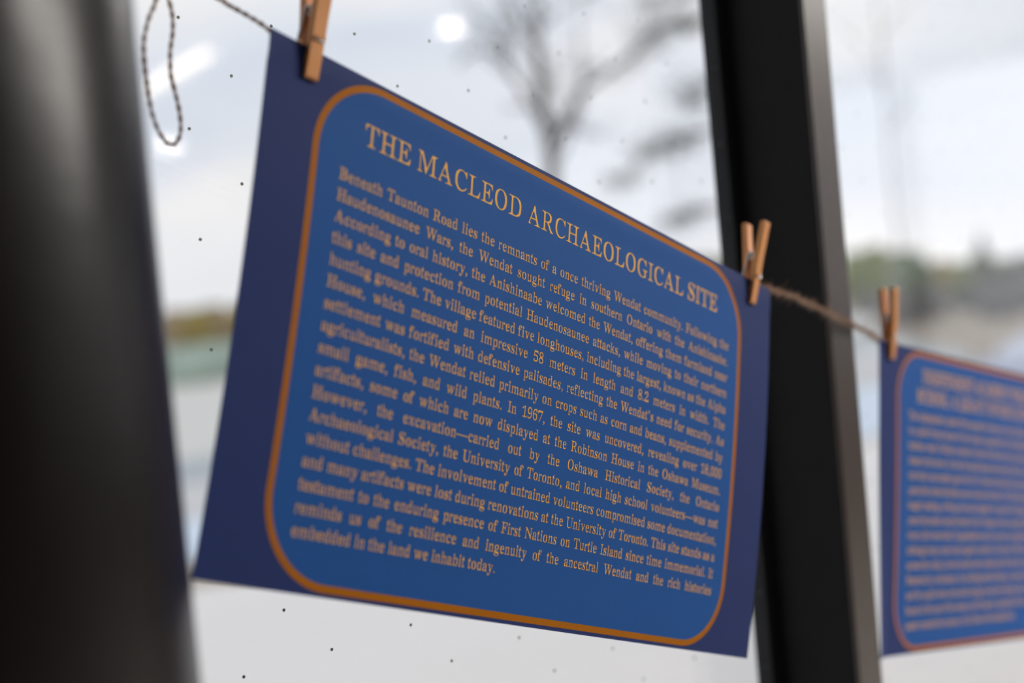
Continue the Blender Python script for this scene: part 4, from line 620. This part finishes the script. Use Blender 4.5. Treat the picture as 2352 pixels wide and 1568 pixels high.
def make_pin(poster, u, v, label, w_=0.0060, spin=0.0, yaw=0.0, gap=1.0):
    o = poster.P(u, v); A = -poster.V; Nn = poster.Nn.copy()
    q0 = Quaternion(Nn, math.radians(spin)); A = q0 @ A
    q1 = Quaternion(A, math.radians(yaw)); Nn = q1 @ Nn; S = A.cross(Nn)         # S along the string
    if S.dot(poster.U) < 0: S = -S
    base = o
    f = lambda n_, a_, s_: Nn * (n_ - (1 - gap) * 0.14 * max(0.0, a_ - 0.0165) * (1 if n_ > 0 else -1)) + A * a_ + S * s_
    t = thing('clothespin', base, label, 'clothespin', 'mini wooden clothespins on the twine')
    for sg, nme in ((1, 'jaw'), (-1, 'jaw')):
        b = MB(); b.prism(half_profile(sg), lambda a, c, h: f(a, c, h), -w_ / 2, w_ / 2)
        me_o = b.build(nme, wood_m, t)
        bm = bmesh.new(); bm.from_mesh(me_o.data); bmesh.ops.dissolve_limit(bm, angle_limit=0.01, verts=bm.verts[:], edges=bm.edges[:])
        ed = [e_ for e_ in bm.edges if len(e_.link_faces) == 2 and e_.calc_face_angle(0) > 0.6]
        bmesh.ops.bevel(bm, geom=ed, offset=0.00028, segments=2, affect='EDGES', clamp_overlap=True)
        bm.to_mesh(me_o.data); bm.free()
    wr = 0.0005; hw = w_ / 2 + 0.0006
    # spring: arm over the back jaw, three coils across the width, arm over the front jaw
    pts = [f(-0.0043, 0.0038, 0.0004), f(-0.0043, 0.0038, -hw + 0.0005), f(-0.0040, 0.0042, -hw), f(-0.0022, 0.0110, -hw), f(-0.0018, 0.0150, -hw)]
    turns = 4.0; n_ = 72; r_ = 0.0019
    for k in range(n_ + 1):
        a_ = math.pi * 1.15 - 2 * math.pi * turns * k / n_
        pts.append(f(r_ * math.cos(a_), 0.0165 + r_ * math.sin(a_), -hw + 2 * hw * k / n_))
    pts += [f(0.0019, 0.0130, hw), f(0.0040, 0.0045, hw), f(0.0043, 0.0038, hw - 0.0005), f(0.0043, 0.0038, -w_ / 2 + 0.0010)]
    b = MB(); b.tube(pts, wr, 8); b.build('spring', steel_m, t, smooth=True)
    return t
make_pin(big, 0.0550, 0.0060, 'orange-brown wooden clothespin cut off by the top edge, gripping the large poster', w_=0.0070, spin=2.0)
make_pin(big, 0.9440, 0.0110, 'pale wooden clothespin with bright spring at the right corner of the large poster', spin=-2.0)
make_pin(small, 0.0400, -0.0020, 'small blurred orange clothespin gripping the poster at the right edge', spin=4.0, gap=0.3)
make_pin(small, 0.946, 0.0000, 'clothespin holding the far corner of the right-hand poster, outside the frame')

# ------------------------------------------------------------------ outdoors: ground
snow_m = mat('pale_concrete_paving', (0.93, 0.87, 0.82), (0.90, 0.85, 0.80), rough=0.9, scale=1.2)
leaf_strip_m = mat('dry_leaf_edging', (0.52, 0.43, 0.32), (0.44, 0.38, 0.30), rough=0.95, scale=6)
path_m = mat('frosted_path', (0.74, 0.83, 0.93), (0.70, 0.79, 0.89), rough=0.9, scale=2)
gravel_m = mat('pale_gravel', (0.68, 0.665, 0.645), (0.62, 0.605, 0.59), rough=0.95, scale=3)
road_m = mat('grey_road', (0.44, 0.48, 0.49), (0.40, 0.44, 0.45), rough=0.8, scale=3)
lot_m = mat('pale_parking_surface', (0.72, 0.70, 0.64), (0.67, 0.66, 0.60), rough=0.9, scale=0.5)
field_m = mat('dry_grass_field', (0.40, 0.32, 0.235), (0.31, 0.255, 0.19), rough=0.95, scale=0.25)
b = MB(); b.box((-400, 0.56, -0.35), (600, 900, -0.12)); b.build('ground', field_m, kind='structure')
def gp(x, y): 
    p = on_ground(x, y); return (p.x, p.y)
# lines across the view, left gap -> behind the large poster -> right gap
def poly(name, near, far, z, m):
    pts = [gp(*p) for p in near] + [gp(*p) for p in reversed(far)]
    slab(name, pts, -0.13, z, m, kind='structure')
Lp = [(-900, 1475), (430, 1350), (1735, 1178), (2000, 1010), (2500, 930)]
La = [(-900, 1415), (430, 1292), (1735, 1150), (2000, 1000), (2500, 925)]
Lb = [(-900, 1300), (430, 1195), (1735, 1050), (2000, 882), (2500, 900)]
Lc = [(-900, 1200), (430, 1108), (1735, 930), (2000, 800), (2500, 885)]
Ld = [(-900, 1140), (430, 1054), (1735, 850), (2000, 762), (2500, 870)]
Le = [(-900, 960), (430, 884), (1735, 760), (2000, 716), (2120, 700)]
slab('patio', [(-12, 0.56), (16, 0.56)] + [gp(*p) for p in reversed(Lp)], -0.13, 0.0, snow_m, kind='structure')
poly('leaf_strip', Lp, La, -0.004, leaf_strip_m)
poly('path', La, Lb, -0.002, path_m)
poly('gravel_verge', Lb, Lc, -0.006, gravel_m)
poly('road', Lc, Ld, -0.003, road_m)
slab('parking_surface', [gp(*p) for p in [(-900, 1140), (430, 1054), (1735, 850), (2000, 745)]] + [gp(*p) for p in [(2030, 712), (1735, 750), (430, 884), (-900, 960)]], -0.13, -0.005, lot_m, kind='structure')
slab('driveway', [gp(*p) for p in [(2200, 880), (2600, 900), (2600, 730), (2352, 766), (2259, 824)]], -0.13, 0.002, mat('pale_asphalt', (0.56, 0.60, 0.70), (0.52, 0.56, 0.66), rough=0.9, scale=2), kind='structure')

# ------------------------------------------------------------------ outdoors: planting
rnd = random.Random(7)
def leaf_mat(name, c):
    return mat(name, c, tuple(x * 0.6 for x in c), rough=0.8, scale=1.5, spec=0.2)
def blob(b, c, rx, ry, rz, seed, sub=3, rough=0.28, cone=False):
    bm = bmesh.new(); bmesh.ops.create_icosphere(bm, subdivisions=sub, radius=1.0)
    for v in bm.verts:
        d = v.co.normalized(); n_ = noise.noise(d * 2.2 + Vector((seed, seed * 1.7, 0))) * rough * 1.6 + noise.noise(d * 6 + Vector((0, seed, 3))) * rough * 0.8
        p = d * (1 + n_)
        if cone:
            k = max(0.05, (1 - p.z) / 2); p.x *= k * 1.15; p.y *= k * 1.15
        v.co = Vector((c[0] + p.x * rx, c[1] + p.y * ry, c[2] + p.z * rz))
    bm.verts.ensure_lookup_table()
    b.add([v.co.copy() for v in bm.verts], [tuple(v.index for v in f.verts) for f in bm.faces]); bm.free()
def leaves(b, c, rx, ry, rz, n, size, r_, cone=False):
    for _ in range(n):
        while True:
            d = Vector((r_.uniform(-1, 1), r_.uniform(-1, 1), r_.uniform(-1, 1)))
            if 0.3 < d.length < 1: break
        d = d.normalized() * r_.uniform(0.85, 1.15)
        k = max(0.05, (1 - d.z) / 2) * 1.15 if cone else 1
        p = Vector((c[0] + d.x * rx * k, c[1] + d.y * ry * k, c[2] + d.z * rz))
        a = Vector((r_.uniform(-1, 1), r_.uniform(-1, 1), r_.uniform(-1, 1))).normalized(); e_ = a.orthogonal().normalized()
        s_ = size * r_.uniform(0.6, 1.3)
        b.add([p - a * s_, p + e_ * s_ * 0.5, p + a * s_, p - e_ * s_ * 0.5], [(0, 1, 2, 3)])
bark_m = mat('tree_bark', (0.085, 0.068, 0.055), (0.055, 0.045, 0.038), rough=0.95, scale=20, bump=0.5, stretch=(1, 1, 0.2))
protos = {}
def far_tree_mesh(kind):
    if kind in protos: return protos[kind]
    r_ = random.Random(hash_(kind)); b = MB(); cone = kind.startswith('conifer')
    if cone:
        blob(b, (0, 0, 0.55), 0.24, 0.24, 0.45, 3.1, cone=True); leaves(b, (0, 0, 0.55), 0.26, 0.26, 0.46, 420, 0.035, r_, cone=True)
    else:
        for (x, y, z, q) in [(0, 0, 0.62, 0.36), (0.2, 0.1, 0.5, 0.26), (-0.22, -0.05, 0.52, 0.27), (0.02, 0.1, 0.30, 0.30), (-0.1, 0, 0.16, 0.24), (0.16, 0, 0.18, 0.24)]:
            blob(b, (x, y, z), q, q, q, x * 7 + z * 3 + r_.random(), sub=2); leaves(b, (x, y, z), q * 1.02, q * 1.02, q * 1.02, 90, 0.035, r_)
    protos[kind] = b; return b
def hash_(s): return sum(ord(c) * (i + 3) for i, c in enumerate(s))
fol = {}
def foliage_material(name, c):
    if name not in fol: fol[name] = leaf_mat(name, c)
    return fol[name]
crown_cache = {}
def far_tree(xpx, ybase, ytop, depth, kind, color, cname, label, width_=1.0):
    base = EYE + ray(xpx, ybase) * depth
    r = ray(xpx, ybase); base = EYE + r * depth; base.z = -0.12
    top = EYE + ray(xpx, ytop) * depth; h = top.z - base.z
    t = thing('shrub' if h < 2.2 else 'tree', base, label, 'tree' if h >= 2.2 else 'shrub', 'row of trees along the horizon')
    key = (kind, cname)
    if key not in crown_cache:
        src = far_tree_mesh(kind)
        crown_cache[key] = mesh([v.copy() for v in src.v], src.f, foliage_material(cname, color), False, 'crown')
    o = link('crown', crown_cache[key], t); o.scale = (h * width_, h * width_, h); o.rotation_euler.z = rnd.uniform(0, 6)
    if 'trunk' not in crown_cache:
        b = MB(); b.tube([(0, 0, -0.02), (0.01, 0, 0.2), (0, 0.01, 0.45), (0.01, 0, 0.75)], [0.035, 0.027, 0.02, 0.008], 8)
        crown_cache['trunk'] = mesh(b.v, b.f, bark_m, True, 'trunk')
    o = link('trunk', crown_cache['trunk'], t); o.scale = (h, h, h)
    return t
OL = ((0.34, 0.255, 0.04), 'olive_foliage'); OB = ((0.44, 0.32, 0.16), 'tan_autumn_foliage'); GR = ((0.19, 0.24, 0.05), 'green_foliage')
DG = ((0.075, 0.105, 0.06), 'dark_conifer_foliage'); PG = ((0.24, 0.31, 0.20), 'pale_green_foliage'); GY = ((0.15, 0.14, 0.13), 'grey_bare_thicket')
row = [
 (345, 722, 'round', OB, 60, 'tan autumn tree on the horizon just right of the column'),
 (405, 712, 'round', OB, 60, 'tan autumn tree on the horizon between column and poster, left one'),
 (452, 708, 'round', OL, 58, 'olive autumn tree on the horizon between column and poster, middle one'),
 (500, 700, 'round', OB, 60, 'tan autumn tree touching the left edge of the large poster'),
 (556, 700, 'round', OL, 60, 'olive tree on the horizon behind the left side of the large poster'),
 (1560, 600, 'round', OB, 62, 'tan autumn tree on the horizon above the large poster top edge'),
 (1615, 592, 'round', OL, 60, 'olive tree on the horizon left of the upright clothespin'),
 (1668, 590, 'round', PG, 62, 'pale green tree on the horizon beside the black mullion'),
 (1965, 578, 'round', GR, 60, 'green tree on the horizon just right of the mullion'),
 (2008, 566, 'round', GR, 58, 'green tree on the horizon left of the small clothespin'),
 (2048, 580, 'round', OL, 60, 'olive tree on the horizon behind the small clothespin'),
 (2084, 574, 'round', PG, 62, 'pale green tree on the horizon right of the small clothespin'),
 (2122, 586, 'conifer', DG, 58, 'short dark conifer on the horizon, left of the tallest one'),
 (2160, 600, 'round', OL, 60, 'olive tree on the horizon in the dip between two conifers'),
 (2206, 604, 'round', GR, 60, 'green tree on the horizon left of the tall pointed conifer'),
 (2256, 545, 'conifer', DG, 60, 'tall pointed dark conifer, the highest on the right horizon'),
 (2272, 592, 'conifer', GY, 62, 'grey conifer leaning against the tall pointed conifer'),
 (2308, 604, 'round', DG, 60, 'dark round tree right of the tall pointed conifer'),
 (2350, 586, 'round', GY, 60, 'grey bare tree at the right edge of the picture'),
]
DEP = (52, 66, 59, 73, 80, 46)
for q, (x, yt, kind, (c, cn), dep, lab) in enumerate(row):
    yb = 756 - (x - 430) * 0.0922
    dep = DEP[q % 6]; yt -= 7
    far_tree(x, yb, yt, dep, kind, c, cn, lab, width_=0.85 if kind == 'round' else 1.1)
# low thicket at the foot of the right-hand trees
for q, (x, yt, cc, lab) in enumerate([(1990, 668, GY, 'low grey thicket right of the mullion'), (2060, 664, GY, 'low grey thicket behind the small clothespin'), (2140, 668, GY, 'low grey thicket under the short conifer'),
                       (2215, 664, DG, 'low dark thicket under the green tree'), (2290, 662, GY, 'low grey thicket under the tall conifer'), (2352, 660, GY, 'low grey thicket at the right edge of the picture')]):
    yb = 756 - (x - 430) * 0.0922
    far_tree(x, yb, yb + 56, (41, 34, 37)[q % 3], 'round', cc[0], cc[1], lab, width_=1.35)
# pale clipped hedge seen between the column and the large poster
hedge_m = leaf_mat('frosted_hedge_foliage', (0.50, 0.62, 0.52))
b = MB(); p0 = at(250, 800, 36); p1 = at(620, 790, 38); hr = random.Random(3)
for k in range(14):
    p = p0.lerp(p1, k / 13); blob(b, (p.x, p.y, 0.42), 0.55, 0.45, 0.66, k * 1.3, sub=2, rough=0.14); leaves(b, (p.x, p.y, 0.42), 0.56, 0.46, 0.68, 90, 0.05, hr)
hc = p0.copy(); hc.z = 0
b.v = [v - hc for v in b.v]
t = thing('hedge', hc, 'pale frosted hedge below the olive trees between column and poster', 'hedge')
b.build('foliage', hedge_m, t)
b = MB()
for k in range(14):
    p = p0.lerp(p1, k / 13) - hc; b.tube([(p.x, p.y, -0.12), (p.x + .02, p.y, 0.3)], [0.03, 0.02], 6)
b.build('stems', bark_m, t, kind='stuff')

# bare tree in the middle of the sky
def branching(b, p, d, L, r, depth, r_, up=0.12, spread=0.5, ends=None):
    pts = [p.copy()]; rad = [r]; n_ = 4
    for i in range(n_):
        d = (d + Vector((r_.gauss(0, 0.13), r_.gauss(0, 0.13), r_.gauss(0, 0.13) + up * 0.3))).normalized()
        p = p + d * L / n_; pts.append(p.copy()); rad.append(r * (1 - 0.42 * (i + 1) / n_))
    b.tube(pts, rad, 6 if r > 0.012 else 4, cap=False)
    if depth == 0:
        if ends is not None: ends.append(p.copy())
        return
    k = r_.choice((2, 3)) if depth > 1 else 3
    for _ in range(k):
        nd = (d + Vector((r_.gauss(0, spread), r_.gauss(0, spread), r_.gauss(0, spread) + up))).normalized()
        branching(b, pts[r_.choice((2, 3, 4))], nd, L * r_.uniform(0.62, 0.85), rad[-1] * r_.uniform(0.6, 0.85), depth - 1, r_, up, spread, ends)
D = 12.0
def limb(b, px, r0, r1, depth_levels, r_, D=D, twig_len=0.5, ends=None, tw=1.0):
    pts = smooth_path([at(x, y, D + dd) for x, y, dd in px], 0.15); n_ = len(pts)
    rad = [r0 + (r1 - r0) * i / (n_ - 1) for i in range(n_)]
    b.tube(pts, rad, 8)
    m_ = max(1, int(n_ * 0.55 * tw))
    for _ in range(m_):
        i = r_.randrange(int(n_ * 0.15), n_); d = (pts[min(i + 1, n_ - 1)] - pts[max(i - 1, 0)]).normalized()
        d = (d * 0.5 + Vector((r_.gauss(0, .6), r_.gauss(0, .6), r_.gauss(0.1, .5)))).normalized()
        branching(b, pts[i], d, twig_len * r_.uniform(.6, 1.2), rad[i] * 0.45, depth_levels, r_, 0.1, 0.55, ends)
tr_ = random.Random(21)
g0 = at(1262, 700, D); g0.z = -0.12
t = thing('bare_tree', g0, 'bare leafless tree standing in the sky above the middle of the large poster', 'tree')
def rb(b, o): b.v = [v - o for v in b.v]; return b
b = MB()
trunk = smooth_path([g0, at(1268, 620, D), at(1270, 500, D), at(1268, 420, D), at(1266, 350, D), at(1258, 300, D)], 0.2)
b.tube(trunk, [0.088 - 0.035 * i / (len(trunk) - 1) for i in range(len(trunk))], 12)
rb(b, g0).build('trunk', bark_m, t, smooth=True)
for px, r0, tl in [([(1258, 305, 0), (1245, 230, .1), (1240, 150, .2), (1236, 70, .3), (1240, -20, .2), (1250, -150, .3)], 0.040, 0.55),
                   ([(1260, 315, 0), (1225, 250, -.2), (1190, 190, -.3), (1150, 135, -.4), (1100, 110, -.5), (1050, 150, -.6)], 0.026, 0.42),
                   ([(1268, 330, 0), (1300, 280, .2), (1330, 215, .3), (1400, 165, .4), (1470, 110, .6), (1520, 60, .8), (1590, 30, .9)], 0.032, 0.40),
                   ([(1270, 400, 0), (1310, 300, .3), (1340, 200, .5), (1330, 60, .8), (1350, -80, .9)], 0.016, 0.30),
                   ([(1240, 150, .2), (1200, 60, 0), (1170, 0, -.2), (1130, -90, -.3)], 0.016, 0.5),
                   ([(1236, 70, .3), (1300, 10, .4), (1400, -40, .5), (1500, -120, .6)], 0.014, 0.4)]:
    b = MB(); limb(b, px, r0 * 1.2, r0 * 0.4, 2, tr_, twig_len=tl, tw=1.8); rb(b, g0).build('branch', bark_m, t, smooth=False)
# a sparse conifer nearer the mullion: drooping boughs with clumps of needles
needle_m = leaf_mat('dark_needles', (0.075, 0.09, 0.05))
D2 = 9.0
g1 = at(1668, 700, D2); g1.z = -0.12
t = thing('sparse_pine', g1, 'sparse pine with drooping boughs showing left of the black mullion', 'tree')
b = MB(); tk = smooth_path([g1, at(1700, 500, D2), at(1712, 250, D2), at(1700, 0, D2), at(1690, -200, D2)], 0.2)
b.tube(tk, [0.05 - 0.03 * i / (len(tk) - 1) for i in range(len(tk))], 10); rb(b, g1).build('trunk', bark_m, t, smooth=True)
pr = random.Random(5)
boughs = [([(1705, 330, 0), (1640, 300, -.2), (1560, 320, -.3), (1500, 345, -.4), (1450, 390, -.4), (1420, 430, -.4)], [(1530, 325, .13), (1490, 350, .10), (1560, 318, .10), (1430, 415, .09)]),
          ([(1710, 180, 0), (1650, 190, -.2), (1600, 205, -.3), (1570, 250, -.3)], [(1600, 205, .12), (1590, 235, .08)]),
          ([(1705, 40, 0), (1620, 50, -.2), (1540, 60, -.3), (1490, 75, -.3), (1450, 120, -.4)], [(1560, 55, .10), (1500, 75, .10), (1600, 45, .07)]),
          ([(1700, 470, 0), (1620, 480, -.2), (1560, 500, -.3), (1510, 520, -.3)], [(1555, 505, .08), (1600, 485, .07)]),
          ([(1700, -20, 0), (1610, -20, -.2), (1480, 10, -.4)], [(1480, 8, .09), (1560, -10, .08)])]
for px, clumps in boughs:
    b = MB(); limb(b, px, 0.014, 0.005, 1, pr, D=D2, twig_len=0.18, tw=2.0); bo = rb(b, g1).build('branch', bark_m, t)
    b = MB()
    for x, y, s_ in clumps:
        c = at(x, y, D2 - .3)
        for _ in range(int(900 * s_)):
            p = c + Vector((pr.gauss(0, s_ * .8), pr.gauss(0, s_ * .8), pr.gauss(0, s_ * .45)))
            a = Vector((pr.uniform(-1, 1), pr.uniform(-1, 1), pr.uniform(-.6, .6))).normalized() * 0.05; e_ = a.orthogonal().normalized() * 0.006
            b.add([p - a, p + e_, p + a, p - e_], [(0, 1, 2, 3)])
    rb(b, g1).build('needles', needle_m, t, kind='stuff')
# thin bare sapling beyond the right pane
D3 = 14.0
g2 = at(2075, 640, D3); g2.z = -0.12
t = thing('sapling', g2, 'faint thin bare sapling in the sky right of the mullion', 'tree')
b = MB(); tk = smooth_path([at(2075, 640, D3) * 1, at(2050, 430, D3), at(2035, 240, D3), at(2020, 60, D3), at(2000, -120, D3)], 0.25); tk[0].z = 0.9
tk = [g2] + tk
b.tube(tk, [0.016 - 0.009 * i / (len(tk) - 1) for i in range(len(tk))], 8); rb(b, g2).build('trunk', bark_m, t, smooth=True)
for px in [[(2035, 240, 0), (2005, 150, .1), (1960, 90, .2), (1920, 60, .2)], [(2022, 80, 0), (2060, 30, .1), (2120, -20, .1)], [(2040, 300, 0), (2080, 240, .2), (2110, 200, .2)]]:
    b = MB(); limb(b, px, 0.007, 0.003, 1, pr, D=D3, twig_len=0.3, tw=2.0); rb(b, g2).build('branch', bark_m, t)
